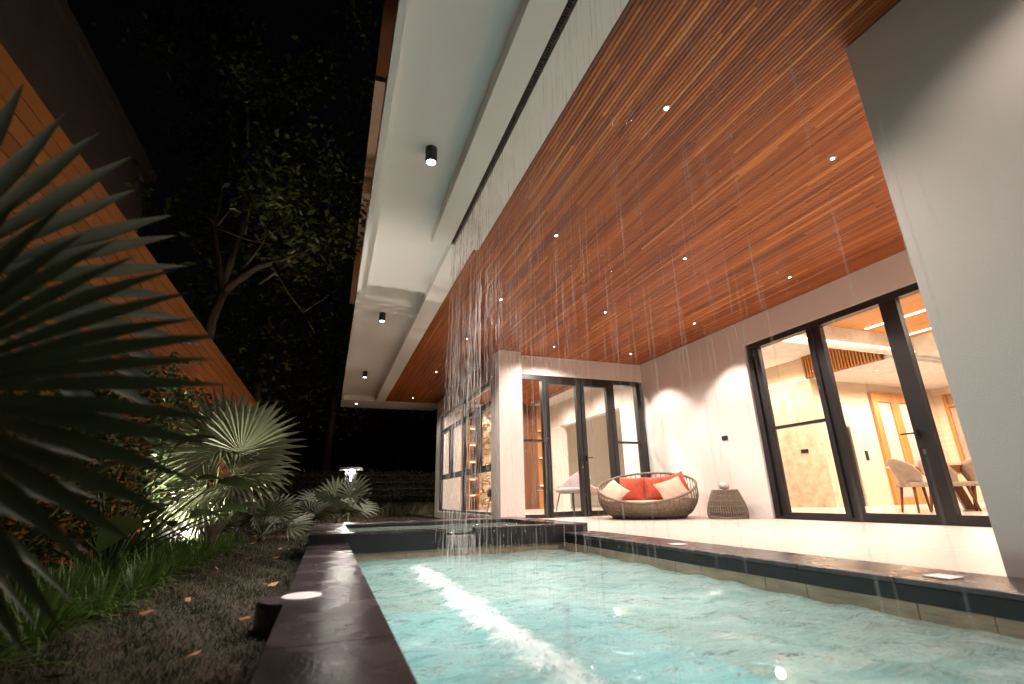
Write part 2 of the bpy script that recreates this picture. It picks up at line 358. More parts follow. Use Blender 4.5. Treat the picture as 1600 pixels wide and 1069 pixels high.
# ---- glazed openings
def pane(x0, x1, y0, y1, z0, z1, p): return bx('pane', m_glass, x0, x1, y0, y1, z0, z1, p)
D = bx('double_door', m_black, 3.65, 6.83, 9.47, 9.62, 2.87, 2.969, H)            # head frame carries the rest
def door_bar(x0, x1, z0=.0, z1=2.87, y0=9.47, y1=9.57, nm='frame'): bx(nm, m_black, x0, x1, y0, y1, z0, z1, D)
door_bar(3.655, 3.70); door_bar(6.66, 6.825, y1=9.62); door_bar(3.70, 4.22, 0, .07); door_bar(5.84, 6.66, 0, .07)
door_bar(4.22, 4.30, y1=9.60); door_bar(4.305, 4.385, .0); door_bar(5.055, 5.15); door_bar(5.165, 5.26); door_bar(5.84, 5.93); door_bar(5.94, 6.04, y1=9.6)
door_bar(4.385, 5.055, 0.02, .11); door_bar(5.26, 5.84, .02, .11); door_bar(4.385, 5.055, 2.79, 2.868); door_bar(5.26, 5.84, 2.79, 2.868)
door_bar(3.70, 4.22, 1.52, 1.57); door_bar(6.04, 6.66, 1.52, 1.57)
for a, b in ((3.70, 4.22), (4.385, 5.055), (5.26, 5.84), (6.04, 6.66)): pane(a, b, 9.51, 9.518, .11, 2.79, D)
for xx, sg in ((5.12, -1), (5.2, 1)):
    bx('handle', m_black, min(xx, xx + sg * .14), max(xx, xx + sg * .14), 9.40, 9.42, 1.19, 1.21, D); bx('handle', m_black, xx - .012, xx + .012, 9.40, 9.47, 1.13, 1.24, D)
bx('lock', m_steel, 5.10, 5.12, 9.462, 9.47, .98, 1.02, D)

S = bx('sliding_door', m_black, 6.86, 7.0, 1.85, 6.30, 2.84, 2.935, H)
def sbar(y0, y1, z0=.0, z1=2.84, x0=6.87, x1=6.96): bx('frame', m_black, x0, x1, y0, y1, z0, z1, S)
sbar(6.20, 6.30, x0=6.86, x1=7.0); sbar(6.08, 6.195, x0=6.9, x1=6.98); sbar(1.85, 6.20, 0, .05, 6.86, 7.0)
sbar(5.03, 5.11, .05); sbar(4.90, 5.02, .05, x0=6.9, x1=6.99); sbar(3.77, 3.98, .05, x0=6.865); sbar(1.85, 2.0, .05)
sbar(5.11, 6.08, 1.40, 1.445); sbar(2.0, 4.90, .05, .115); sbar(5.11, 6.08, .05, .10)
for a, b in ((5.11, 6.08), (3.98, 4.90), (2.0, 3.77)): pane(6.92, 6.928, a, b, .1, 2.84, S)
bx('handle', m_black, 6.80, 6.82, 3.93, 4.10, 1.07, 1.088, S); bx('handle', m_black, 6.80, 6.866, 3.91, 3.94, 1.03, 1.12, S); bx('lock', m_steel, 6.86, 6.866, 3.9, 3.93, .82, .88, S)

W = bx('side_window', m_black, 3.19, 3.27, 9.8, 15.1, 2.82, 2.89, H)
def wbar(y0, y1, z0, z1, x0=3.19, x1=3.27): bx('frame', m_black, x0, x1, y0, y1, z0, z1, W)
wbar(9.8, 9.88, .065, 2.82); wbar(14.98, 15.1, .065, 2.82); wbar(9.88, 14.98, .065, .12); wbar(9.88, 14.98, 2.32, 2.44, 3.185); wbar(9.88, 14.98, .95, 1.09, 3.185)
wbar(12.26, 12.36, .12, 2.82, 3.18); wbar(10.85, 11.08, 1.09, 2.32, 3.2); wbar(13.7, 13.95, 1.09, 2.32, 3.2)
for a, b, c, d in ((9.88, 12.26, .12, .95), (12.36, 14.98, .12, .95), (9.88, 10.85, 1.09, 2.32), (11.08, 12.26, 1.09, 2.32), (12.36, 13.7, 1.09, 2.32), (13.95, 14.98, 1.09, 2.32), (9.88, 12.26, 2.44, 2.82), (12.36, 14.98, 2.44, 2.82)):
    pane(3.22, 3.228, a, b, c, d, W)
bx('wall_socket', m_black, 6.815, 6.83, 7.02, 7.16, 1.34, 1.42, H)

# ---- recessed downlights
def downlight(x, y, z, label, cat='ceiling light', e=0, size=100, colr=(1, .85, .76), blend=.5):
    t = thing('downlight', label, cat, (x, y, z), 'recessed downlights in the ceilings')
    MB().lathe([(.024, -.005), (.032, -.002), (.032, .006)], (x, y, z)).build('trim_ring', m_steel, t)
    MB().lathe([(.001, -.003), (.014, -.006), (.016, -.002)], (x, y, z), 16).build('lens', m_led, t)
    if e: spot('downlight_lamp', (x, y, z - .03), (x, y, 0), e, colr, size, blend, .03)
    return t
xs = (2.3, 4.18, 6.05); ys = (2.47, 4.56, 6.6, 8.66)
nx = {2.3: 'the pool side row', 4.18: 'the middle row', 6.05: 'the wall side row'}; ny = {2.47: 'nearest', 4.56: 'second nearest', 6.6: 'third', 8.66: 'farthest'}
for X_ in xs:
    for Y_ in ys:
        e = 84 if X_ > 4 else 82
        if X_ == 6.05: e = 62
        downlight(X_, Y_, ZC, 'small round downlight in the teak ceiling, %s in %s' % (ny[Y_], nx[X_]), e=e, size=98 if X_ == 6.05 else (155 if X_ > 3 else 120), blend=.35 if X_ == 6.05 else (.6 if X_ > 3 else 1))
for X_, Y_, l in ((2.22, 14.77, 'tiny downlight at the far corner of the teak ceiling'), (2.25, 11.4, 'downlight in the teak ceiling before the side window'), (2.3, .4, 'downlight in the teak ceiling above the camera, beside the big white wall')):
    downlight(X_, Y_, ZC, l, e=20, size=130)
# ---- surface lamps on the soffit
for i, (X_, Y_, e, l) in enumerate(((.63, 3.72, 60, 'black surface spotlight on the white soffit, nearest and largest with a bright lens'), (.63, 8.12, 60, 'black surface spotlight on the white soffit, second from the near end'),
        (.63, 12.38, 60, 'black surface spotlight on the white soffit, third from the near end'), (.62, 16.1, 40, 'black surface spotlight at the far left corner of the soffit'), (.63, -.7, 60, 'black surface spotlight on the white soffit, above and behind the camera'))):
    z0 = ZC + .14
    t = thing('soffit_spotlight', l, 'spotlight', (X_, Y_, z0), 'surface spotlights under the soffit')
    MB().lathe([(.05, -.15), (.055, -.145), (.055, 0), (.05, 0)], (X_, Y_, z0)).build('housing', m_black, t, smooth=False)
    MB().lathe([(.001, -.152), (.04, -.153), (.042, -.15)], (X_, Y_, z0)).build('lens', m_led_dim, t)
    spot('soffit_lamp', (X_, Y_, z0 - .18), (X_, Y_, 0), e * 3.2, (1, .94, .90), 68, .8, .035)

# ------------------------------------------------------------------ swimming pool
Pm = thing('swimming_pool', 'dark coped swimming pool with beige tiled wall beside the patio', 'pool', (1.5, 2, 0))
XI, XR, YS = .246, 2.71, 5.66
def slab(x0, x1, y0, y1, z0, z1, m=None, nm='coping_slab', p=Pm):
    return bevel(bx(nm, m or m_cope, x0, x1, y0, y1, z0, z1, p), .004, 1)
cuts = [-2, -.9, .1, 1.1, 1.84, 2.4, 3.3, 4.2, 5.0, YS]
for a, b in zip(cuts, cuts[1:]):
    slab(XR, 3.16, a, b - .0012, -.03, 0)
    bx('coping_face', m_dark, XR + .002, 3.1, a, b - .0012, -.106, -.031, Pm)
cutl = [-2, -.6, .6, 1.8, 2.9, 3.9, 4.8, YS]
for a, b in zip(cutl, cutl[1:]):
    slab(-.14, XI, a, b - .0012, -.03, 0)
    bx('coping_face', m_dark, -.135, XI - .003, a, b - .0012, -.4, -.031, Pm)
# bump with round cover
bmp = MB().lathe([(.18, -.3), (.18, -.022), (.174, -.0015)], (-.08, 2.68, -.0005), 40).build('round_plinth', m_cope, Pm)
MB().lathe([(.088, 0), (.088, .004), (.084, .006), (.02, .007)], (-.07, 2.68, -.0015), 40).build('round_cover', m_plate, bmp)
# tiled walls
for a in range(26):
    y0 = YS - (a + 1) * .3
    for r in range(2): bx('wall_tile', m_tile, XR + .004 * ((a * 7 + r) % 3) / 3, XR + .05, y0 + .0015, y0 + .2985, -.106 - .3 * (r + 1) + .0015, -.106 - .3 * r - .0015, Pm)
for a in range(9):
    x0 = XI + .06 + a * .3 - .06
    for r in range(2): bx('wall_tile', m_tile, x0 + .0015, min(x0 + .2985, XR - .001), YS - .03 + .003 * (a % 2), YS + .02, -.106 - .3 * (r + 1) + .0015, -.106 - .3 * r - .0015, Pm)
for a in range(26):
    y0 = YS - .03 - (a + 1) * .3
    bx('wall_tile', m_tile, XI - .05, XI - .004, y0 + .0015, y0 + .2985, -.7, -.40, Pm)
sh = MB(); sh.box(-.13, 3.0, -2.2, 6, -1.45, -1.4); sh.box(XI - .1, XI - .03, -2, YS, -1.4, -.1); sh.box(XR + .052, XR + .2, -2, YS, -1.4, -.1); sh.box(XI, XR, YS + .021, YS + .1, -1.4, -.1); sh.box(-.1, 3, -2.2, -2, -1.4, -.05)
sh.build('basin', m_tile2, Pm)
bx('corner_step', m_tile, 1.45, XR - .002, YS - .85, YS - .035, -.5, -.29, Pm)
bx('corner_step', m_tile, XR - .5, XR - .002, 1.2, 1.9, -1.4, -.42, Pm)
# square and round in-ground lights
for (X_, Y_, l) in ((2.89, 1.72, 'white square light cover in the right coping near the big white wall'), (2.88, 3.72, 'white square light cover in the right coping, farther from the camera')):
    o = bx('square_light_cover', m_plate, X_ - .06, X_ + .06, Y_ - .06, Y_ + .06, .0005, .006); tag(bevel(o, .002), l, 'light cover')
# water sheet with real waves
def sheet(name, x0, x1, y0, y1, z, nx_, ny_, amp, m, foam=False):
    b = MB(); ph = [(random.uniform(0, 6.28), random.uniform(-1, 1), random.uniform(-1, 1), random.choice([14, 19, 25, 32, 40, 52]) * random.uniform(.8, 1.2)) for _ in range(22)]
    for j in range(ny_ + 1):
        for i in range(nx_ + 1):
            X_ = x0 + (x1 - x0) * i / nx_; Y_ = y0 + (y1 - y0) * j / ny_
            hz = sum(math.sin(p[0] + p[3] * (p[1] * X_ + p[2] * Y_)) / p[3] for p in ph) * (.038 if foam else .014)
            d = abs(X_ - .84); hz += amp * 1.2 * math.exp(-d * d / .06) * math.sin(Y_ * 31 + X_ * 23) * math.cos(X_ * 41 - Y_ * 13)
            if foam and Y_ < 4.9:
                wd_ = .06 + .045 * (5 - Y_) / 4; e_ = math.exp(-((X_ - .84 - .03 * math.sin(Y_ * 5) - .02 * math.sin(Y_ * 17)) / wd_) ** 2) * min(1, (4.9 - Y_) * 2)
                hz += e_ * (.006 + .022 * random.random() ** 2 * (1.1 + math.sin(Y_ * 29) * math.sin(Y_ * 11)))
            b.v.append((X_, Y_, z + hz)); b.t.append(0)
    for j in range(ny_):
        for i in range(nx_):
            a = j * (nx_ + 1) + i; b.f.append((a, a + 1, a + nx_ + 2, a + nx_ + 1))
    return b.build(name, m, None, True)
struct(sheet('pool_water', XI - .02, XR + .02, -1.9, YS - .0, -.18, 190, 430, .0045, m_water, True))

# ------------------------------------------------------------------ spa
SP = thing('spa', 'raised black stone spa pool with a spillway notch at the far end of the pool', 'spa', (1.4, 6.8, 0))
Y0, Y1 = 5.60, 8.1
slab(-.14, .26, Y0, Y1, .07, .1, nm='spa_coping', p=SP); slab(2.70, 3.04, Y0, Y1, .07, .1, nm='spa_coping', p=SP)
slab(.26, 2.70, 7.6, Y1, .07, .1, nm='spa_coping', p=SP)
slab(.26, 1.27, Y0, Y0 + .14, .07, .1, nm='spa_coping', p=SP); slab(1.60, 2.70, Y0, Y0 + .14, .07, .1, nm='spa_coping', p=SP)
bx('spa_face', m_dark, -.137, 1.27, Y0 + .004, Y0 + .136, -.106, .0695, SP); bx('spa_face', m_dark, 1.60, 3.037, Y0 + .004, Y0 + .136, -.106, .0695, SP)
bx('spillway', m_dark, 1.27, 1.60, Y0 + .01, Y0 + .136, -.106, .02, SP)
bx('spa_face', m_dark, -.137, .257, Y0 + .14, Y1 - .004, -.3, .0695, SP); bx('spa_face', m_dark, 2.703, 3.037, Y0 + .14, Y1 - .004, -.3, .0695, SP); bx('spa_face', m_dark, .257, 2.703, 7.604, Y1 - .004, -.3, .0695, SP)
bx('spa_basin', m_tile2, .25, 2.71, Y0 + .14, 7.604, -.9, -.85, SP)
MB().lathe([(.06, 0), (.06, .004), (.05, .006)], (.08, 5.95, .1), 24).build('round_cover', m_plate, SP)
struct(sheet('spa_water', .255, 2.705, Y0 + .138, 7.606, .045, 40, 34, .003, m_spa_water))
sf = MB()
for k in range(60):
    X_ = random.uniform(1.28, 1.59); l = random.uniform(.03, .14)
    sf.tube([(X_, Y0 + .012, .027), (X_ + random.uniform(-.006, .006), Y0 - .02, .012), (X_, Y0 - .045, .0 - l), (X_, Y0 - .05, -.03 - l)], random.uniform(.002, .005), 4)
stuff(tag(sf.build('spillway_water', m_stream), 'thin bright water spilling through the notch of the spa', 'water'))
struct(bx('spa_paving', m_patio, -.1, 3.16, 8.1, 9.2, -.2, -.002))
struct(bx('spa_paving', m_patio, 3.041, 3.159, Y0 + .06, 8.1, -.2, -.001))

# ------------------------------------------------------------------ falling water
def curtain():
    b = MB()
    for k in range(380):
        Y_ = 5.15 - 4.6 * (k / 380) ** 1.15 + random.uniform(-.02, .02); X_ = 1.18 + random.uniform(-.012, .012)
        dx = -.05 + random.gauss(0, .03); dy = random.gauss(0, .05)
        r0 = random.choice([.0007, .0009, .0011, .0014, .0018]) * (1.35 if Y_ > 3.8 else .75)
        z = ZC - .02; seg = []
        while z > -.18:
            ln = random.uniform(.04, .35) if Y_ > 3.3 else random.uniform(.08, .6); z2 = max(z - ln, -.18)
            if random.random() < (.75 if Y_ > 3.3 else (.5 if Y_ > 1.9 else .28)) * (1 if z > .9 else .55):
                pts = []
                for q in range(5):
                    zz = z + (z2 - z) * q / 4; s = (ZC - zz) / (ZC + .18)
                    pts.append((X_ + dx * s ** .6 + random.uniform(-.002, .002), Y_ + dy * s, zz))
                b.tube(pts, [r0 * .3, r0 * random.uniform(.8, 1.3), r0, r0 * random.uniform(.8, 1.5), r0 * .3], 4, cap=False)
            z = z2 - random.uniform(0, .12)
    return b
stuff(tag(curtain().build('rain_curtain', m_stream, None, True), 'curtain of thin falling water streams from the soffit slot', 'falling water'))
def blob(b, x, y, z, r, sz=1):
    i = len(b.v); b.v += [(x + r, y, z), (x - r, y, z), (x, y + r, z), (x, y - r, z), (x, y, z + r * sz), (x, y, z - r * sz)]; b.t += [0] * 6
    b.f += [(i, i+2, i+4), (i+2, i+1, i+4), (i+1, i+3, i+4), (i+3, i, i+4), (i+2, i, i+5), (i+1, i+2, i+5), (i+3, i+1, i+5), (i, i+3, i+5)]
b = MB()
for k in range(900):
    Y_ = random.uniform(.8, 5.1); s = random.random(); X_ = 1.18 - .05 * s ** .6 + random.gauss(0, .03 + .05 * s); z = ZC - s * (ZC + .15)
    if Y_ < 3.5 and random.random() < .5: continue
    blob(b, X_, Y_, z, random.uniform(.0008, .0026) * (1 if Y_ > 3 else .6), random.uniform(1, 5))
stuff(tag(b.build('water_drops', m_foam, None, True), 'bright drops scattered through the falling water', 'drops'))
b = MB()
for k in range(900):
    Y_ = random.uniform(.9, 4.75); wdt = .055 + .05 * (5 - Y_) / 4
    X_ = .84 + .03 * math.sin(Y_ * 5) + .02 * math.sin(Y_ * 17) + random.gauss(0, wdt * random.uniform(.5, 1.6)); d = abs(X_ - .84) / wdt
    z = -.181 + max(0, (.03 + .03 * math.sin(Y_ * 29) * math.sin(Y_ * 11)) * math.exp(-d * d) * random.random() ** 2)
    blob(b, X_, Y_, z, random.uniform(.0012, .005) * (1.2 - .25 * min(d, 3)), random.uniform(.4, .9))
for k in range(3500):
    Y_ = random.uniform(.9, 5.0); X_ = .84 + random.gauss(0, .30)
    if not (XI + .02 < X_ < XR - .05): continue
    q = math.sin(X_ * 19 + Y_ * 7) + math.sin(Y_ * 23 - X_ * 5)
    if q < .3: continue
    blob(b, X_, Y_, -.177 + random.random() ** 6 * .05, random.uniform(.0015, .006), .5)
stuff(tag(b.build('splash_foam', m_foam, None, True), 'white splashing foam streak where the falling water meets the pool', 'foam'))

# ------------------------------------------------------------------ daybed
DC = Vector((5.62, 7.98, 0)); th0 = math.atan2(-7.98, -5.62) - .12     # open side faces the camera
DB = thing('daybed', 'round woven rope daybed with high curved back standing against the white patio wall', 'daybed', DC)
def rimz(t): return .27 + .56 * (.5 - .5 * math.cos(t - th0)) ** .85
def shell_pt(t, u):
    # u 0 base .. 1 rim
    zr = rimz(t); rb_, rr = .66, .90
    bul = .10 * math.sin(math.pi * min(u * 1.0, 1)) ; r = rb_ + (rr - rb_) * (u ** .55) + bul * .6
    lean = .0 + .04 * u * (zr - .3)
    return DC + Vector((math.cos(t) * (r - lean), math.sin(t) * (r - lean), .035 + (zr - .035) * u))
N = 96
sm = MB()
for j in range(13):
    for k in range(N):
        t = 2 * math.pi * k / N; u = j / 12 * min(1, .27 / rimz(t) * 1.1 + .03); p = shell_pt(t, u); q = 1 - .006 * ((j + k) % 2); sm.v.append(tuple(DC + Vector(((p.x-DC.x)*q, (p.y-DC.y)*q, p.z)))); sm.t.append(0)
for j in range(12):
    for k in range(N): sm.f.append((j*N + k, j*N + (k+1) % N, (j+1)*N + (k+1) % N, (j+1)*N + k))
sm.build('woven_base', m_wicker, DB, True)
st = MB()
for k in range(110):
    t = 2 * math.pi * k / 110
    st.tube([shell_pt(t + .10 * (1 if k % 2 else -1) * u / 8, u / 8) * 1.0 + Vector((math.cos(t), math.sin(t), 0)) * .006 for u in range(9)], .0055, 4, cap=False)
for u in (.1, .2, .3, .42):
    st.tube([shell_pt(2 * math.pi * k / 64, u) + Vector((math.cos(2*math.pi*k/64), math.sin(2*math.pi*k/64), 0)) * .008 for k in range(64)], .006, 4, closed=True)
stuff(st.build('rope_strands', m_wicker, DB, True))
MB().tube([shell_pt(2 * math.pi * k / 72, 1) for k in range(72)], .022, 8, closed=True).build('rim', m_wicker, DB, True)
MB().tube([DC + Vector((.66 * math.cos(2*math.pi*k/48), .66 * math.sin(2*math.pi*k/48), .03)) for k in range(48)], .018, 6, closed=True).build('base_ring', m_rope_dk, DB, True)
MB().lathe([(.62, .20), (.80, .21), (.84, .24), (.83, .285), (.78, .305), (.3, .31)], DC, 56).build('seat_cushion', m_seat, DB, True)
def pillow(name, m, c, rot, w_, h_, t_, label, grp='cushions on the daybed'):
    b = MB(); n = 14
    for s in (1, -1):
        for j in range(n + 1):
            for i in range(n + 1):
                u = 2 * i / n - 1; v = 2 * j / n - 1
                k = (1 - u * u) ** .45 * (1 - v * v) ** .45 if abs(u) < 1 and abs(v) < 1 else 0
                pin = 1 - .10 * (1 - abs(u) ** 2) * abs(v) ** 3; pin2 = 1 - .10 * (1 - abs(v) ** 2) * abs(u) ** 3
                wr = .012 * math.sin(u * 9 + v * 4) * k
                b.v.append((u * w_ / 2 * pin2, s * (t_ / 2 * k + wr * .5), v * h_ / 2 * pin)); b.t.append(0)
    o = (n + 1) ** 2
    for j in range(n):
        for i in range(n):
            a = j * (n + 1) + i; b.f.append((a, a + 1, a + n + 2, a + n + 1)); b.f.append((o + a, o + a + n + 1, o + a + n + 2, o + a + 1))
    me = b.build(name, m, None, True); me.location = c; me.rotation_euler = rot
    return tag(me, label, 'cushion', grp)
vw = Vector((math.cos(th0), math.sin(th0), 0)); sd = Vector((-vw.y, vw.x, 0)); rz = math.atan2(sd.y, sd.x)
if sd.x < 0: sd = -sd; rz = math.atan2(sd.y, sd.x)
def dpos(a, b_, z): return DC + sd * a + vw * b_ + Vector((0, 0, z))
pillow('cushion', m_rust, dpos(-.33, -.38, 0.52), (R(-14), R(2), rz - .12), .52, .48, .17, 'rust orange cushion at the left back of the daybed')
pillow('cushion', m_rust, dpos(.14, -.42, 0.52), (R(-15), R(-2), rz + .06), .52, .48, .17, 'rust orange cushion in the middle of the daybed')
pillow('cushion', m_rust, dpos(.50, -.40, 0.57), (R(-18), R(-14), rz + .35), .48, .46, .16, 'rust orange cushion at the right back, mostly hidden behind a beige one')
pillow('cushion', m_beige, dpos(-.62, .05, 0.45), (R(-42), R(26), rz - .75), .54, .46, .16, 'beige cushion leaning at the left side of the daybed')
pillow('cushion', m_beige, dpos(.46, -.08, 0.48), (R(-32), R(-16), rz + .55), .56, .46, .17, 'beige cushion leaning at the right side of the daybed')
# rattan side table
TC = Vector((6.42, 6.86, 0))
T = thing('side_table', 'round dark rattan side table tapering to the top beside the daybed', 'side table', TC)
def tr(z): return .345 - .02 * (1 - z / .46) ** 6 * 2 - .14 * (z / .46) ** 1.6
MB().lathe([(tr(z / 20 * .46 / .46 * 1) - .03, z / 20) for z in range(1, 10)], TC, 40, cap=False).build('inner_wall', m_rope_dk, T, True)
s2 = MB()
for k in range(52):
    a = 2 * math.pi * k / 52
    for sg in (1, -1):
        s2.tube([TC + Vector((tr(z) * math.cos(a + sg * .10 * z), tr(z) * math.sin(a + sg * .10 * z), z)) for z in [.01 + .45 * i / 7 for i in range(8)]], .005, 4, cap=False)
stuff(s2.build('rattan_strands', m_wicker, T, True))
for z in (.015, .11, .2, .29, .37, .455): MB().tube([TC + Vector((tr(z) * math.cos(2*math.pi*k/40), tr(z) * math.sin(2*math.pi*k/40), z)) for k in range(40)], .010 if z in (.015, .455) else .006, 6, closed=True).build('ring', m_wicker, T, True)
MB().lathe([(.20, .452), (.20, .468), (.02, .469)], TC, 40).build('table_top', m_rope_dk, T)
tag(MB().lathe([(.02, 0), (.07, .012), (.088, .05), (.08, .09), (.045, .12), (.01, .128)], TC + Vector((0, 0, .469)), 24).build('vase', m_ceramic, None, True), 'small round mottled ceramic ball on the rattan side table', 'ornament')

# ------------------------------------------------------------------ interior: living room (behind the double door)
I = thing('living_room', 'warm lit living room interior behind the double door and side window', 'room', (5, 12, 0))
lc = MB(); lc.box(3.36, 4.0, 9.66, 15.9, 3.3, 3.4); lc.box(6.2, 6.83, 9.66, 15.9, 3.3, 3.4); lc.box(4.0, 6.2, 9.66, 10.2, 3.3, 3.4); lc.box(4.0, 6.2, 15.3, 15.9, 3.3, 3.4); lc.build('ceiling_border', m_ceil_in, I)
bx('tray_ceiling', m_orange, 3.6, 6.83, 9.9, 15.9, 3.62, 3.66, I)
cv = MB(); cv.box(6.21, 6.25, 10.2, 15.3, 3.41, 3.44); cv.box(4.0, 6.2, 15.31, 15.35, 3.41, 3.44); cv.box(3.95, 3.99, 10.2, 15.3, 3.41, 3.44); cv.build('cove_light', m_cove, I)
bx('back_wall', m_travert, 3.36, 6.83, 15.8, 15.9, .05, 3.62, I)
bx('curtain', m_curtain, 3.37, 3.9, 15.3, 15.5, .06, 3.2, I)
sh_ = thing('shelving_unit', 'orange wood shelving unit with glowing shelf lights seen through the side window', 'shelving', (4.2, 15.6, .05))
for X_ in (3.92, 4.18, 4.52): bx('upright', m_orange_x, X_, X_ + .04, 15.35, 15.79, .05, 3.28, sh_)
for z in (.5, 1.0, 1.55, 2.1, 2.65, 3.2): bx('shelf', m_orange, 3.96, 4.52, 15.37, 15.79, z, z + .035, sh_)
bx('back_panel', m_walnut, 3.92, 4.56, 15.77, 15.795, .05, 3.28, sh_)
for z in (.5, 1.0, 1.55, 2.1, 2.65): bx('strip_light', m_shelf, 4.0, 4.5, 15.74, 15.76, z - .02, z - .002, sh_)
cl = MB()
for k in range(230):
    X_ = random.uniform(4.58, 5.5); z = random.uniform(.08, 3.2); s = random.uniform(.03, .09); y_ = 15.79 - random.random() * .05
    a = random.random() * 3; cl.quad((X_ - s, y_, z), (X_, y_ - .03, z - s * .8), (X_ + s, y_ - .01, z + .02), (X_, y_ - .05, z + s * .7))
stuff(tag(cl.build('gold_relief', m_gold), 'glittering gold leaf relief on the wall inside the side window', 'wall art'))
# brown panel wall with niches
pn = thing('wood_panel_wall', 'dark walnut panelled wall with three glowing niches behind the left door pane', 'wall panel', (6.2, 14.4, .05))
for k in range(8): bx('panel', m_walnut, 5.52 + k * .09, 5.605 + k * .09, 14.5, 14.56, .05, 3.28, pn)
bx('panel', m_orange_x, 6.24, 6.52, 14.54, 14.58, .05, 3.28, pn)
for z in (.9, 1.75, 2.6):
    bx('niche_shelf', m_walnut, 6.26, 6.5, 14.36, 14.54, z - .2, z - .17, pn); bx('strip_light', m_shelf, 6.3, 6.46, 14.50, 14.53, z - .165, z - .15, pn)
bx('curtain', m_curtain, 3.66, 3.72, 9.75, 9.9, .06, 2.9, I)
def armchair(name, loc, rot, m, m2, label):
    t = thing(name, label, 'armchair', loc)
    b = MB().lathe([(.26, .36), (.36, .40), (.37, .46), (.30, .49), (.02, .5)], (0, 0, 0), 24).build('seat', m, None, True)
    bb = MB(); n = 18
    for j in range(5):
        for i in range(n + 1):
            a = math.pi * (1.12 * i / n - .06); r = .37 + .03 * j / 4; hz = .42 + j / 4 * (.12 + .30 * math.sin(max(0, min(math.pi, a))) ** 1.2)
            bb.v.append((r * math.cos(a), r * math.sin(a), hz)); bb.t.append(0)
    for j in range(4):
        for i in range(n): a = j * (n + 1) + i; bb.f.append((a, a + 1, a + n + 2, a + n + 1))
    bk = bb.build('backrest', m2, None, True); sl = bk.modifiers.new('s', 'SOLIDIFY'); sl.thickness = .07; bv = bk.modifiers.new('b', 'BEVEL'); bv.width = .02; bv.segments = 2
    parts = [b, bk]
    for sx in (-1, 1):
        for sy in (-1, 1): parts.append(MB().tube([(sx * .2, sy * .2, .38), (sx * .27, sy * .27, 0)], [.016, .011], 6).build('leg', m_black if m is m_lilac else m_walnut, None))
    for p in parts: p.parent = t
    t.rotation_euler = (0, 0, rot); t.location = loc
    return t
a1 = armchair('armchair', (5.72, 11.2, .05), R(-70), m_lilac, m_lilac, 'lilac grey armchair inside the double door'); a1.scale = (1.15, 1.15, 1.15)
a2 = armchair('armchair', (6.25, 11.0, .05), R(60), m_blush, m_blush, 'blush pink backed armchair inside the right door leaf')
a3 = armchair('armchair', (4.0, 11.6, .05), R(200), m_grey, m_grey, 'dark armchair just inside the side window')
t = thing('coffee_table', 'small low table with a thin round top before the lilac armchair', 'table', (5.0, 11.0, .05))
MB().lathe([(.30, .50), (.30, .52)], (5.0, 11.0, .05), 32).build('table_top', m_ceramic, t); MB().lathe([(.015, 0), (.015, .5)], (5.0, 11.0, .05), 10).build('leg', m_black, t); MB().lathe([(.15, 0), (.15, .012)], (5.0, 11.0, .05), 24).build('base', m_black, t)

# ------------------------------------------------------------------ interior: dining hall (behind the sliding door)
J = thing('dining_hall', 'bright travertine dining hall interior behind the sliding door', 'room', (12, 6, 0))
XS, YF, ZL = 10.8, 8.34, 3.05
bx('far_wall', m_travert, XS + .15, 15.6, YF, YF + .12, .05, 3.6, J)
bx('stone_wall', m_stone, XS, XS + .14, YF - .14, 16.3, .05, ZL - .02, J)
bx('upper_wall', m_travert, XS + .12, XS + .14, YF, 16.3, ZL, 3.6, J)
bx('cove_light', m_cove_w, XS + .02, XS + .10, YF, 16.3, ZL - .018, ZL - .004, J)
fl = bx('slatted_fascia', m_walnut, XS + .04, XS + .10, 6.5, YF - .002, ZL, 3.6, J)
for k in range(25): bx('slat', m_orange_x, XS - .005, XS + .04, 6.51 + k * .073, 6.553 + k * .073, ZL + .003, 3.6, fl)
lowc = MB(); lowc.box(XS + .10, 15.6, 6.36, YF - .001, ZL, ZL + .08); lowc.box(11.75, 15.6, -4, 6.36, ZL + .12, ZL + .2); lowc.box(7.05, 15.6, 6.30, 6.36, ZL + .06, 3.6)
lowc.box(11.69, 11.75, -4, 6.30, ZL + .1, 3.6); lowc.box(7.05, XS + .1, 6.36, 16.4, 3.6, 3.68)
lowc.build('low_ceiling', m_ceil_in, J)
bx('tray_ceiling', m_orange, 7.05, 11.69, -4, 6.30, 3.56, 3.6, J)
for X_ in (8.6, 10.05, 11.35): bx('led_strip', m_cove_w, X_, X_ + .05, -3, 6.2, 3.545, 3.559, J)
bx('cove_light', m_cove_w, 7.2, 11.6, 6.27, 6.295, 3.22, 3.235, J)
dr = thing('timber_door', 'tall orange timber double door frame in the travertine wall', 'door', (13.9, YF, .05))
for a, b_, c, d in ((12.95, 13.15, .05, 2.82), (14.72, 14.92, .05, 2.82), (13.68, 13.96, .05, 2.58)): bx('frame', m_orange_x, a, b_, YF - .08, YF - .002, c, d, dr)
bx('frame', m_orange_x, 13.15, 14.72, YF - .08, YF - .002, 2.58, 2.82, dr); bx('frame', m_orange_x, 13.15, 14.72, YF - .07, YF - .002, .05, .22, dr)
for a, b_ in ((13.15, 13.68), (13.96, 14.72)): bx('pane', m_blush, a, b_, YF - .04, YF - .01, .22, 2.58, dr)
el = thing('lift_door', 'steel framed glass lift door in the travertine wall', 'lift', (11.65, YF, .05))
bx('pane', m_black, 11.53, 11.83, YF - .04, YF - .002, .1, 1.86, el)
for a, b_ in ((11.45, 11.53), (11.83, 11.9)): bx('frame', m_steel, a, b_, YF - .08, YF - .002, .05, 1.92, el)
bx('frame', m_steel, 11.53, 11.83, YF - .08, YF - .002, 1.86, 1.92, el)
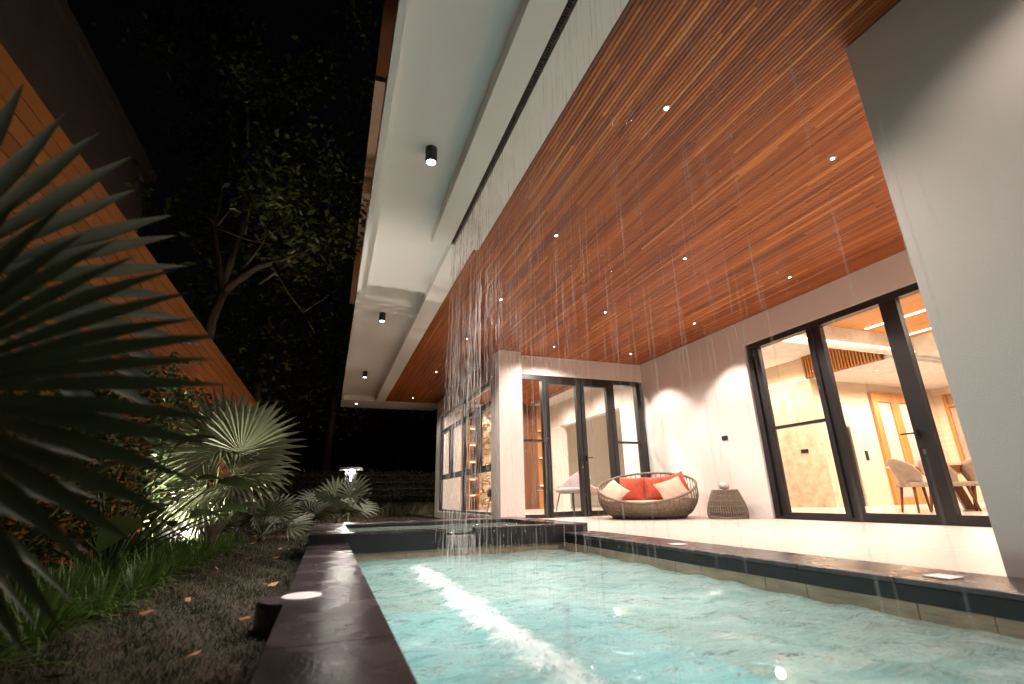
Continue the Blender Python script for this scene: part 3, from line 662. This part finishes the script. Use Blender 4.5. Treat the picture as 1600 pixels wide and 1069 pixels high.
tag(bevel(bx('lift_call_panel', m_black, 12.33, 12.43, YF - .025, YF - .001, 1.10, 1.33)), 'small dark call panel on the travertine wall beside the lift', 'panel')
bx('wall_panel', m_black, XS - .015, XS, 8.62, 8.82, 1.29, 1.38, J)
rw = MB(); rw.box(15.6, 15.7, -4, YF, .05, .8); rw.box(15.6, 15.7, -4, YF, 2.85, 3.6); rw.box(15.6, 15.7, 8.1, YF, .8, 2.85); rw.build('window_wall', m_travert, J)
wn = thing('hall_window', 'timber framed dark window at the far right of the dining hall', 'window', (15.6, 7.3, .8))
for y_ in (8.02, 7.62, 7.5, 6.9, 6.3): bx('frame', m_orange_x, 15.56, 15.62, y_, y_ + .08, .8, 2.85, wn)
bx('frame', m_orange_x, 15.57, 15.62, 6.3, 8.02, 2.5, 2.58, wn); bx('pane', m_taupe, 15.63, 15.64, 6.3, 8.1, .8, 2.85, wn)
def chair(loc, rot, label):
    t = thing('dining_chair', label, 'dining chair', loc, 'chairs at the dining table'); ps = []
    ps.append(bevel(MB().box(-.24, .24, -.23, .22, .39, .47).build('seat', m_taupe), .03, 3))
    bb = MB(); n = 16
    for j in range(6):
        for i in range(n + 1):
            a = math.pi * (1.10 * i / n - .05); v = j / 5; rx = .20 + .08 * v; ry = .17 + .07 * v
            bb.v.append((rx * math.cos(a), .05 + ry * math.sin(a) + .05 * v, .40 + v * (.20 + .24 * math.sin(max(.0, min(math.pi, a))) ** .6))); bb.t.append(0)
    for j in range(5):
        for i in range(n): a = j * (n + 1) + i; bb.f.append((a, a + 1, a + n + 2, a + n + 1))
    bk = bb.build('backrest', m_taupe, None, True); sl = bk.modifiers.new('s', 'SOLIDIFY'); sl.thickness = .05; ps.append(bk)
    for sx in (-1, 1):
        for sy in (-1, 1): ps.append(MB().tube([(sx * .17, sy * .16, .40), (sx * .22, sy * .21, 0)], [.026, .015], 8).build('leg', m_walnut, None, True))
    for p in ps: p.parent = t
    t.rotation_euler = (0, 0, rot); t.location = loc
    return t
chair((8.98, 5.35, .05), R(60), 'taupe dining chair left of the door stile, nearest the lift')
chair((9.75, 5.35, .05), R(75), 'taupe dining chair between the other two, seen right of the door stile')
chair((10.2, 5.05, .05), R(120), 'taupe dining chair at the edge of the white wall')
dt = thing('dining_table', 'long timber dining table with a pale top behind the chairs', 'dining table', (10.9, 5.6, .05))
bx('table_top', m_travert, 9.6, 12.6, 5.15, 6.2, .78, .82, dt); bx('apron', m_orange, 9.7, 12.5, 5.25, 6.1, .66, .78, dt)
for a in (10.4, 11.9):
    MB().tube([(a - .3, 5.65, .06), (a, 5.65, .66)], .09, 4).build('leg', m_walnut, dt); MB().tube([(a + .3, 5.65, .06), (a, 5.65, .66)], .09, 4).build('leg', m_walnut, dt)

# ------------------------------------------------------------------ interior and patio lamps
for X_, Y_, e in ((5.2, 9.95, 130), (3.8, 11.2, 140), (3.8, 14.0, 130), (5.3, 15.5, 60), (5.7, 11.2, 70), (5.7, 13.2, 70)):
    spot('living_downlight', (X_, Y_, 3.27), (X_, Y_, 0), e * 1.3, (1, .82, .68), 165, .7, .08)
for X_, Y_, e in ((13.0, 7.3, 130), (14.5, 7.3, 110), (11.6, 7.4, 90), (13.6, 5.0, 110), (13.6, 2.6, 90)):
    spot('hall_downlight', (X_, Y_, 3.02), (X_, Y_, 0), e, (1, .82, .67), 165, .6, .08)
for X_, Y_, e in ((7.7, 5.6, 80), (7.7, 3.0, 80), (9.3, 5.0, 110), (10.9, 4.4, 110), (10.0, 1.8, 110), (9.2, 7.4, 120), (9.7, 9.2, 110), (9.4, 11.8, 30)):
    spot('hall_downlight', (X_, Y_, 3.50), (X_, Y_, 0), e, (1, .82, .67), 165, .6, .08)

# underwater lamps
for (X_, Y_, sg) in ((2.66, 2.6, -1), (2.66, .6, -1), (2.66, 4.4, -1), (.262, 1.2, 1), (.262, 3.2, 1), (.262, 4.9, 1)):
    MB().tube([(X_, Y_, -.62), (X_ + sg * .02, Y_, -.62)], .03, 16).build('pool_lamp_lens', m_led_dim, Pm)
    spot('pool_lamp', (X_ + sg * .05, Y_, -.62), (X_ + sg, Y_, -.95), 31, (1, .95, .90), 150, 1, .2)
spot('spa_lamp', (2.62, 6.6, -.4), (1.6, 6.6, -.6), 3, (.97, 1, .93), 150, 1, .2)

# ------------------------------------------------------------------ boundary fence
F = thing('timber_fence', 'tall warm lit timber fence of horizontal boards along the left garden boundary', 'fence', (-2.05, 7, -.13))
for k in range(23):
    z = -.1 + k * .136; y = -4 + random.random() * -1.5
    while y < 15.0:
        Ln = random.uniform(2.0, 3.0); y1 = min(y + Ln, 15.1)
        MB().box(-2.06, -2.035 + .004 * random.random(), y, y1 - .004, z, z + .124, random.choice([.3, .45, .5, .6, .75])).build('board', m_fence, F, tone=True)
        y += Ln
bx('backing', m_asphalt, -2.14, -2.07, -5, 15.1, -.1, 3.0, F)
# neighbour's house
NB = thing('neighbour_house', 'dim brown rendered neighbouring house rising behind the timber fence', 'house', (-6, 7, 0))
bx('wall', m_neigh, -9, -4, -6, 10.4, -.1, 6.8, NB); bx('parapet', m_neigh, -9.1, -3.93, -6, 10.5, 6.801, 6.98, NB)

# ------------------------------------------------------------------ plants
def fan(b, H_, D_, Nn, Rr, n=22, spread=260, wid=1.0, sep=.55, droop=.12, blades=None, jit=.06):
    D_ = Vector(D_).normalized(); Nn = Vector(Nn); Nn = (Nn - D_ * Nn.dot(D_)).normalized(); S_ = Nn.cross(D_); H_ = Vector(H_)
    for i in range(n):
        a = R(spread) * (i / (n - 1) - .5); rr = Rr * (.80 + .20 * math.cos(a * .5)) * random.uniform(1 - jit, 1 + jit)
        a += random.uniform(-.02, .02); dr_ = D_ * math.cos(a) + S_ * math.sin(a); pr = -D_ * math.sin(a) + S_ * math.cos(a)
        hw = math.tan(R(spread) / (n - 1) / 2) * rr * sep * wid; bb = blades if isinstance(blades, MB) else (MB() if blades is not None else b)
        o = len(bb.v); dd = droop * random.uniform(.6, 1.6); cup = random.uniform(.02, .07)
        for t_, wf in ((.03, .06), (.25, .45), (.5, .9), (.62, 1.0), (.8, .62), (.93, .25), (1, .02)):
            c = H_ + dr_ * rr * t_ + Nn * (cup * rr * t_ * (1 - t_) * 2) + Vector((0, 0, -dd * Rr * t_ ** 3))
            bb.v += [tuple(c - pr * hw * wf + Nn * hw * wf * .45), tuple(c), tuple(c + pr * hw * wf + Nn * hw * wf * .45)]; bb.t += [0] * 3
        for s_ in range(6):
            q = o + s_ * 3; bb.f += [(q, q+1, q+4, q+3), (q+1, q+2, q+5, q+4)]
        if blades is not None and not isinstance(blades, MB): blades.append(bb)
    return b
# foreground palm, crown just left of the camera
FP = thing('fan_palm', 'large dark blue green fan palm with spiky blades filling the left foreground', 'palm', (-1.25, .9, -.13))
def near_frond(H_, D_, N_, Rr, n, spread, **kw):
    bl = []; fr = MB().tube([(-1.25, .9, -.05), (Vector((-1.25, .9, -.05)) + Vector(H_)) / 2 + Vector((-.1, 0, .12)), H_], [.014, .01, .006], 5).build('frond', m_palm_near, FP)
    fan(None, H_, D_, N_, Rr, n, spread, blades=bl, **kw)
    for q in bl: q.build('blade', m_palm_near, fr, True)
toC = lambda p: (Vector((0, 0, .42)) - Vector(p)).normalized()
H1 = Vector((-.70, 1.08, .60)); near_frond(H1, (.28, .05, .12), toC(H1) + Vector((-.1, 0, .5)), .48, 27, 200, wid=1.05, sep=.48, droop=.03)
H2 = Vector((-.88, 1.30, .84)); near_frond(H2, (.12, .1, .42), toC(H2) + Vector((0, .3, .2)), .65, 25, 180, wid=.95, sep=.48, droop=.05)
H3 = Vector((-.80, 1.15, .52)); near_frond(H3, (.25, .08, -.22), toC(H3) + Vector((0, 0, .6)), .42, 14, 110, wid=.95, sep=.42, droop=.15)
MB().tube([(-1.25, .9, -.13), (-1.26, .9, .05)], [.08, .06], 10).build('trunk', m_bark, FP)

def fan_palm(base, hubs, label, trunk_h=.3, trunk_r=.06, m=None, n=32, spread=240, wid=1.2, old=6, droop=.05, sep=.45):
    P_ = thing('fan_palm', label, 'palm', base, 'fan palms in the garden bed'); B = Vector(base)
    MB().tube([B + Vector((0, 0, -.02)), B + Vector((.01, .01, trunk_h * .5)), B + Vector((0, 0, trunk_h))], [trunk_r * 1.2, trunk_r, trunk_r * .9], 12).build('trunk', m_bark, P_, True)
    top = B + Vector((0, 0, trunk_h * .8))
    for (h, d, nn, rr) in hubs:
        h = Vector(h); mid = (top + h) / 2 + Vector(((h.x - top.x) * .15, (h.y - top.y) * .15, .03))
        b = MB().tube([top, mid, h, h + Vector(d).normalized() * rr * .2], [.012, .009, .006, .003], 5); fan(b, h, d, nn, rr, n, spread, wid=wid, droop=droop, sep=sep)
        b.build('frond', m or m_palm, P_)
    for k in range(old):
        a = random.uniform(0, 6.28); e = B + Vector((math.cos(a) * .25, math.sin(a) * .25, trunk_h + .2))
        MB().tube([B + Vector((0, 0, trunk_h * .4)), (B + e) / 2 + Vector((0, 0, .05)), e], [.014, .01, .005], 5).build('petiole', m_palm, P_)
cN = Vector((.2, -1, .1))
fan_palm((-1.17, 6.5, -.13), [
    ((-1.22, 6.6, 1.02), (-.28, .1, .8), (.35, -1, .15), .84), ((-1.0, 6.5, .98), (.6, .0, .6), (.2, -1, .25), .72),
    ((-1.30, 6.8, .88), (-.5, .2, .5), (.3, -1, .0), .62), ((-1.02, 6.35, .72), (.75, -.1, .05), (.1, -.7, .8), .66), ((-1.28, 6.4, .60), (-.7, -.1, -.15), (.2, -1, .5), .52),
    ((-1.12, 6.8, 1.08), (.05, .25, 1), (.1, -1, .1), .74), ((-1.0, 6.25, .62), (.45, -.5, -.1), (0, -.6, .8), .45), ((-1.28, 6.55, .45), (-.6, .0, -.5), (.3, -1, .2), .42)],
    'tall bright fan palm lit white from behind, in the middle of the left garden bed', .32, .07)
def small_palm(base, s, label, nf=9):
    hb = []
    for k in range(nf):
        a = 2 * math.pi * k / nf + random.uniform(-.3, .3); el = random.uniform(.2, 1.1)
        d = Vector((math.cos(a) * math.cos(el), math.sin(a) * math.cos(el), math.sin(el))); h = Vector(base) + Vector((0, 0, .12 * s)) + d * .45 * s
        hb.append((tuple(h), tuple(d), tuple(Vector((0, 0, 1)) - d * .5 + Vector((0, -.5, 0))), .5 * s))
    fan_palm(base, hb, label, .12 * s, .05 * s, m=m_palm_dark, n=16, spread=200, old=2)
small_palm((-.85, 8.3, -.13), .8, 'small dark fan palm just right of the tall bright palm')
small_palm((-1.55, 7.6, -.13), .7, 'small pale lit fan palm behind the tall palm near the fence')
small_palm((-.5, 10.5, -.13), .9, 'dark fan palm in the far part of the bed')
small_palm((.28, 12.9, -.13), 1.25, 'spiky fan palm standing in front of the glowing garden lamp')
small_palm((-1.6, 12.0, -.13), 1.3, 'far fan palm close to the end of the fence')

# broad leaved plants
def broad_plant(base, n, s, label):
    P_ = thing('broad_leaf_plant', label, 'plant', base, 'broad leaved plants by the fence'); B = Vector(base)
    for k in range(n):
        a = random.uniform(0, 6.28); el = random.uniform(.35, 1.35); ln = s * random.uniform(.5, 1.15)
        d = Vector((math.cos(a) * math.cos(el), math.sin(a) * math.cos(el), math.sin(el))); e = B + d * ln
        st_ = MB().tube([B, B + d * ln * .5 + Vector((0, 0, .05)), e], [.012, .009, .006], 5)
        ld = (d + Vector((random.uniform(-.5, .5), random.uniform(-.5, .5), -random.uniform(.2, .9)))).normalized(); side = ld.cross(Vector((random.uniform(-.3, .3), random.uniform(-.6, -.1), 1))).normalized(); up_ = side.cross(ld); L_ = random.uniform(.22, .36); wd = L_ * .34
        o = len(st_.v); prof = ((0, .1), (.15, .7), (.35, 1), (.6, .9), (.82, .5), (1, .02))
        for t_, wf in prof:
            c = e + ld * L_ * t_ + Vector((0, 0, -.25 * L_ * t_ * t_)); st_.v += [tuple(c - side * wd * wf + up_ * wd * wf * .3), tuple(c), tuple(c + side * wd * wf + up_ * wd * wf * .3)]; st_.t += [0] * 3
        for q_ in range(5):
            q = o + q_ * 3; st_.f += [(q, q+1, q+4, q+3), (q+1, q+2, q+5, q+4)]
        st_.build('leaf', m_leaf_big, P_, True)
broad_plant((-1.55, 4.9, -.1), 26, .95, 'broad leaved plant with large glossy leaves left of the tall palm')
broad_plant((-1.85, 3.9, -.1), 24, .8, 'broad leaved plant deep in shadow below the foreground palm')

def leaf_card(b, c, s, up=None):
    d = Vector((random.gauss(0, 1), random.gauss(0, 1), random.gauss(0, .6))).normalized(); p = d.cross(Vector((random.gauss(0, 1), random.gauss(0, 1), random.gauss(0, 1)))).normalized(); nn = d.cross(p)
    o = len(b.v); L_ = s; w_ = s * .26
    for q in (c, c + d * L_ * .45 - p * w_ + nn * w_ * .3, c + d * L_ * .45 + p * w_ + nn * w_ * .3, c + d * L_): b.v.append(tuple(q))
    b.t += [0] * 4; b.f += [(o, o+1, o+3), (o, o+3, o+2)]
# dark climbing shrub on the fence
b = MB()
for k in range(9000):
    Y_ = random.uniform(1.8, 9.3); top = (1.95 if 5 < Y_ < 8.5 else 1.45) - .06 * abs(Y_ - 6.5) + .12 * math.sin(Y_ * 3.1) + .1 * math.sin(Y_ * 7); z = random.uniform(-.1, top)
    X_ = -2.02 + abs(random.gauss(0, .16)) + .12 * math.sin(z * 4 + Y_ * 2) ** 2
    leaf_card(b, Vector((X_, Y_, z)), random.uniform(.05, .1))
SH = thing('climbing_shrub', 'dark dense small leaved shrub covering the lower timber fence', 'shrub', (-2, 6, -.13))
stuff(b.build('foliage', m_leaf_big, SH))
for k in range(6): MB().tube([(-1.98, 2.6 + k * 1.1, -.12), (-1.96, 2.7 + k * 1.1 + .1 * (-1) ** k, .6), (-1.97, 2.5 + k * 1.15, 1.2)], [.025, .018, .008], 6).build('stem', m_bark, SH)
# pale planter
tag(MB().lathe([(.20, 0), (.30, .10), (.34, .24), (.30, .36), (.2, .42), (.05, .44)], (-1.72, 7.5, -.13), 36).build('boulder', m_plate, None, True), 'pale rounded boulder lit white behind the grass clumps', 'boulder')

# lawn
lg = MB()
def blade(b, x, y, z, h, w_, lean):
    a = random.uniform(0, 6.28); o = len(b.v); dx, dy = math.cos(a), math.sin(a); la = random.uniform(0, 6.28); lx, ly = math.cos(la) * lean, math.sin(la) * lean
    b.v += [(x - dx * w_, y - dy * w_, z), (x + dx * w_, y + dy * w_, z), (x + lx, y + ly, z + h)]; b.t += [0] * 3; b.f.append((o, o+1, o+2))
for k in range(90000):
    Y_ = 1.4 + 17.5 * random.random() ** 2.2; X_ = random.uniform(-1.75, -.15) if Y_ < 9 else random.uniform(-2, 3.1)
    if Y_ > 8.1 and Y_ < 9.25 and X_ > -.12: continue
    s = (.8 + Y_ * .06) * (.75 + .7 * abs(math.sin(X_ * 9 + Y_ * 4) * math.sin(Y_ * 11 - X_ * 6))); blade(lg, X_, Y_, -.131, random.uniform(.012, .032) * s, random.uniform(.0015, .003) * s, random.uniform(.005, .03) * s)
stuff(tag(lg.build('lawn_grass', m_grass), 'short brownish green lawn between the pool and the garden bed', 'grass'))
def leaf_label(x, y, s):
    return '%s dry leaf on the lawn, %s, %s' % ('larger' if s > .04 else 'small', 'close to the coping' if x > -.6 else ('halfway across' if x > -.9 else 'by the clumps'),
        'in the foreground' if y < 3 else ('beside the round plinth' if y < 4.2 else ('before the tall fan palm' if y < 6.4 else ('level with the spa' if y < 8.2 else 'far back'))))
seen_l = set()
for k in range(90):
    Y_ = random.uniform(1.9, 9.5); X_ = random.uniform(-1.2, -.25); a = random.uniform(0, 6.28); s = random.uniform(.03, .05)
    if leaf_label(X_, Y_, s) in seen_l: continue
    seen_l.add(leaf_label(X_, Y_, s))
    b = MB(); d = Vector((math.cos(a), math.sin(a), .15)); p = Vector((-math.sin(a), math.cos(a), random.uniform(-.3, .5))); c = Vector((X_, Y_, -.105))
    b.quad(c - d * s, c - p * s * .4 + Vector((0, 0, -.006)), c + d * s, c + p * s * .4)
    tag(b.build('fallen_leaf', m_fallen), leaf_label(X_, Y_, s), 'leaf', 'dry leaves scattered on the lawn')
# liriope clumps
def clump(c, n, s, label):
    b = MB()
    for k in range(n):
        a = random.uniform(0, 6.28); el = random.uniform(.5, 1.45); L_ = s * random.uniform(.6, 1.1); r0 = random.random() * .08
        p0 = Vector(c) + Vector((math.cos(a) * r0, math.sin(a) * r0, 0)); d = Vector((math.cos(a) * math.cos(el), math.sin(a) * math.cos(el), math.sin(el))); sd_ = Vector((-math.sin(a), math.cos(a), 0)); o = len(b.v); w_ = .0045
        for t_, wf in ((0, .8), (.35, 1), (.7, .8), (1, .05)):
            q = p0 + d * L_ * t_ + Vector((0, 0, -.55 * L_ * t_ ** 2.2 * math.cos(el * .8))); b.v += [tuple(q - sd_ * w_ * wf), tuple(q + sd_ * w_ * wf)]; b.t += [0] * 2
        for q_ in range(3): q = o + q_ * 2; b.f.append((q, q+1, q+3, q+2))
    return tag(b.build('grass_clump', m_liriope), label, 'grass clump', 'arching grass clumps edging the garden bed')
PL = ['nearest the camera under the foreground palm', 'second group from the camera', 'third group from the camera', 'below the shaded broad leaves', 'left of the dry leaves on the lawn', 'in front of the broad leaved plant', 'just before the tall fan palm', 'at the foot of the tall fan palm', 'just behind the tall fan palm', 'beside the small dark fan palm', 'at the far end of the bed']
for k in range(44):
    Y_ = 2.3 + (k / 44) * 6.2; X_ = -1.04 - .012 * Y_ - (k % 4) * .14 - random.random() * .05
    if abs(Y_ - 6.5) < .25 and X_ > -1.35: X_ -= .2
    clump((X_, Y_, -.13), 110, random.uniform(.30, .42), 'arching grass clump, %s, %s' % (('at the lawn edge', 'second from the lawn', 'third from the lawn', 'nearest the fence')[k % 4], PL[min(10, int(k / 4))]))

# tree behind the fence
def tree_():
    Tt = thing('garden_tree', 'leafy tree with a forked pale trunk rising behind the timber fence', 'tree', (-2.5, 10, -.13))
    tk = MB()
    tk.tube([(-2.5, 10, -.13), (-2.42, 10, 2.2), (-2.37, 10, 3.75), (-2.26, 10, 4.35)], [.13, .11, .095, .085], 10)
    tk.tube([(-2.26, 10, 4.35), (-2.40, 10, 4.9), (-2.62, 10, 5.7), (-2.55, 9.8, 6.3), (-2.61, 9.6, 7.2)], [.075, .055, .045, .035, .02], 8)
    tk.tube([(-2.26, 10, 4.35), (-2.2, 10, 5.2), (-2.1, 10.1, 6.2), (-2.0, 10.2, 7.6)], [.08, .06, .045, .03], 8)
    tk.tube([(-2.26, 10, 4.35), (-1.75, 9.9, 4.9), (-1.3, 9.9, 5.15), (-.7, 9.8, 5.5), (-.2, 9.7, 6.2)], [.08, .07, .045, .03, .015], 8)
    tk.tube([(-1.45, 9.9, 5.05), (-1.05, 9.6, 4.3), (-.75, 9.5, 3.9), (-.1, 9.4, 4.5)], [.035, .022, .014, .006], 6)
    tk.tube([(-.75, 9.5, 3.9), (-.5, 9.5, 3.5)], [.012, .005], 5)
    tk.build('trunk', m_bark, Tt, True)
    rng = random.Random(3); tips = []
    centers = []
    for k in range(52):
        X_ = rng.uniform(-4.2, .15); z = rng.uniform(5.0, 11.5); y_ = rng.uniform(9.0, 12.5)
        if X_ < -3.2 and z < 5.6: continue
        if z < 5.6 and -2.4 < X_ < -1.6: continue
        centers.append(Vector((X_, y_, z)))
    for c in centers[:40]:
        br = MB(); o = Vector((-2.2 + .3 * (c.x + 2.2), 10, max(4.6, c.z - 1.2))); br.tube([o, (o + c) / 2 + Vector((rng.uniform(-.2, .2), 0, -.1)), c], [.028, .015, .005], 5); br.build('branch', m_bark, Tt, True)
    # curling bare twigs near the light
    for (p0, p1, p2) in (((-2.4, 9.3, 5.35), (-1.7, 9.2, 5.1), (-1.1, 9.2, 5.7)), ((-2.4, 9.3, 5.35), (-2.25, 9.2, 5.6), (-2.1, 9.2, 6.0)), ((-2.4, 9.3, 5.35), (-2.6, 9.3, 5.6), (-2.75, 9.2, 5.55)), ((-2.4, 9.3, 5.35), (-1.9, 9.2, 5.15), (-1.4, 9.2, 5.1))):
        MB().tube([p0, p1, p2], [.028, .014, .006], 6).build('twig', m_bark, Tt, True)
    b = MB()
    for c in centers:
        for k in range(150):
            q = c + Vector((rng.gauss(0, .36), rng.gauss(0, .36), rng.gauss(0, .26))); leaf_card(b, q, rng.uniform(.12, .22))
    stuff(b.build('crown', m_leaf, Tt))
tree_()
def far_tree(x, y, h, r, label):
    t = thing('tree', label, 'tree', (x, y, -.13), 'dark trees beyond the garden')
    MB().tube([(x, y, -.13), (x + .1, y, h * .4), (x, y, h * .7)], [.2, .15, .08], 8).build('trunk', m_bark, t, True)
    b = MB()
    for k in range(2600):
        v = Vector((random.gauss(0, 1), random.gauss(0, 1), random.gauss(0, 1))); v = v.normalized() * random.random() ** .4
        leaf_card(b, Vector((x, y, h * .7)) + Vector((v.x * r, v.y * r, v.z * h * .42)), .22)
    stuff(b.build('crown', m_leaf, t))
far_tree(-2.5, 17, 9, 2.6, 'dark tree beyond the end of the fence'); far_tree(-.2, 22, 10, 3, 'dark tree behind the back hedge left of the soffit'); far_tree(3.2, 26, 8, 3, 'dark tree behind the back hedge under the soffit')
# back hedge
hd = thing('back_hedge', 'clipped dark hedge on horizontal wires closing the back of the garden', 'hedge', (1, 19.5, -.13))
b = MB()
for k in range(9000):
    X_ = random.uniform(-3, 5); z = random.choice([.15, .4, .65, .9, 1.15, 1.38]) + random.gauss(0, .06); leaf_card(b, Vector((X_, 19.4 + random.random() * .4, z)), random.uniform(.06, .12))
stuff(b.build('foliage', m_hedge, hd))
bx('backing', m_asphalt, -3, 5, 19.85, 19.95, -.1, 1.45, hd)
for z in (.3, .56, .8, 1.05, 1.3): MB().tube([(-3, 19.38, z), (5, 19.38, z)], .012, 5).build('wire', m_bark, hd)
b = MB()
for k in range(900):
    X_ = random.uniform(.6, 4.2); Y_ = random.uniform(18.2, 19.2); o = len(b.v); a = random.uniform(-.15, .15); hh = random.uniform(.25, .5); w_ = .02
    b.v += [(X_ - w_, Y_, -.13), (X_ + w_, Y_, -.13), (X_ + a + w_ * .6, Y_ - .04, -.13 + hh * .6), (X_ + a * 1.8, Y_ - .08, -.13 + hh), (X_ + a - w_ * .6, Y_ - .04, -.13 + hh * .6)]; b.t += [0] * 5; b.f.append((o, o+1, o+2, o+3, o+4))
stuff(tag(b.build('border_plants', m_grass), 'row of upright pale leaved plants at the foot of the back hedge', 'plants'))
# garden lamp
LP = Vector((.55, 14.2, -.13)); gl = thing('garden_lamp', 'post lamp with a flat disc cap and latticed glowing drum behind the spiky palm', 'garden lamp', LP)
MB().lathe([(.05, 0), (.05, .5), (.16, .55), (.16, .56)], LP, 20).build('post', m_steel, gl)
MB().lathe([(.30, 1.34), (.31, 1.36), (.28, 1.40), (.02, 1.42)], LP, 32).build('cap', m_plate, gl)
MB().lathe([(.045, .8), (.05, .9), (.05, 1.28)], LP, 16).build('bulb', m_led, gl)
lt = MB()
for k in range(14):
    for sg in (1, -1): lt.tube([LP + Vector((.15 * math.cos(6.283*k/14 + sg*z*1.6), .15 * math.sin(6.283*k/14 + sg*z*1.6), .56 + z)) for z in (0, .2, .4, .6, .78)], .012, 5)
lt.build('lattice', m_black, gl)
lamp_obj('garden_lamp_light', 'POINT', tuple(LP + Vector((0, 0, 1.315))), 42, (1, .9, .8), shadow_soft_size=.05)

# ------------------------------------------------------------------ garden spotlights (small fixtures with their lamps)
def garden_spot(p, tgt, e, c, size, label, blend=.6):
    p = Vector(p); t = thing('garden_spotlight', label, 'spotlight', (p.x, p.y, -.13), 'ground spotlights in the garden bed'); d = (Vector(tgt) - p).normalized()
    MB().tube([p - d * .09, p - d * .005], [.022, .032], 12).build('head', m_black, t); MB().tube([Vector((p.x, p.y, -.13)), p - d * .09], .008, 6).build('stake', m_black, t)
    spot('garden_spot_lamp', tuple(p + d * .01), tgt, e, c, size, blend, .02)
garden_spot((-1.72, 6.15, .05), (-1.1, 6.65, 1.2), 110, (1, .93, .80), 88, 'small spotlight behind the tall palm, lighting its fronds')
garden_spot((-1.45, 7.05, 0), (-1.75, 7.5, .15), 7, (1, .88, .80), 120, 'small spotlight aimed at the pale boulder')
garden_spot((-1.72, 8.0, .6), (-2.04, 7.9, 2.7), 36, (1, .60, .22), 70, 'small warm uplight on the fence beside the shrub')
garden_spot((-1.78, 13.0, .9), (-2.04, 13.3, 2.9), 34, (1, .58, .2), 80, 'small warm uplight on the far end of the fence')
garden_spot((-1.75, 3.4, .3), (-2.05, 3.6, 2.8), 12, (1, .55, .2), 120, 'small warm uplight on the near part of the fence', 1)
garden_spot((-1.7, 10.6, .1), (-2.02, 10.6, 3.0), 9, (1, .58, .2), 100, 'small warm uplight on the middle of the fence')
garden_spot((1.4, 17.2, -.02), (1.4, 19.3, .6), 14, (1, .8, .6), 140, 'small added spotlight before the back hedge, left one', 1)  # invented lamp, added to brighten the dark hedge
garden_spot((3.4, 17.2, -.02), (3.4, 19.3, .6), 14, (1, .8, .6), 140, 'small added spotlight before the back hedge, right one near the house', 1)  # second invented lamp, there only to lift the hedge and border
garden_spot((-1.6, 8.8, .1), (-2.1, 9.6, 6.3), 95, (1, .9, .68), 34, 'small spotlight aimed up into the tree', 1)
garden_spot((-1.2, 9.2, .0), (-.7, 9.8, 5.9), 70, (1, .88, .62), 30, 'small spotlight aimed up at the lower branches', 1)
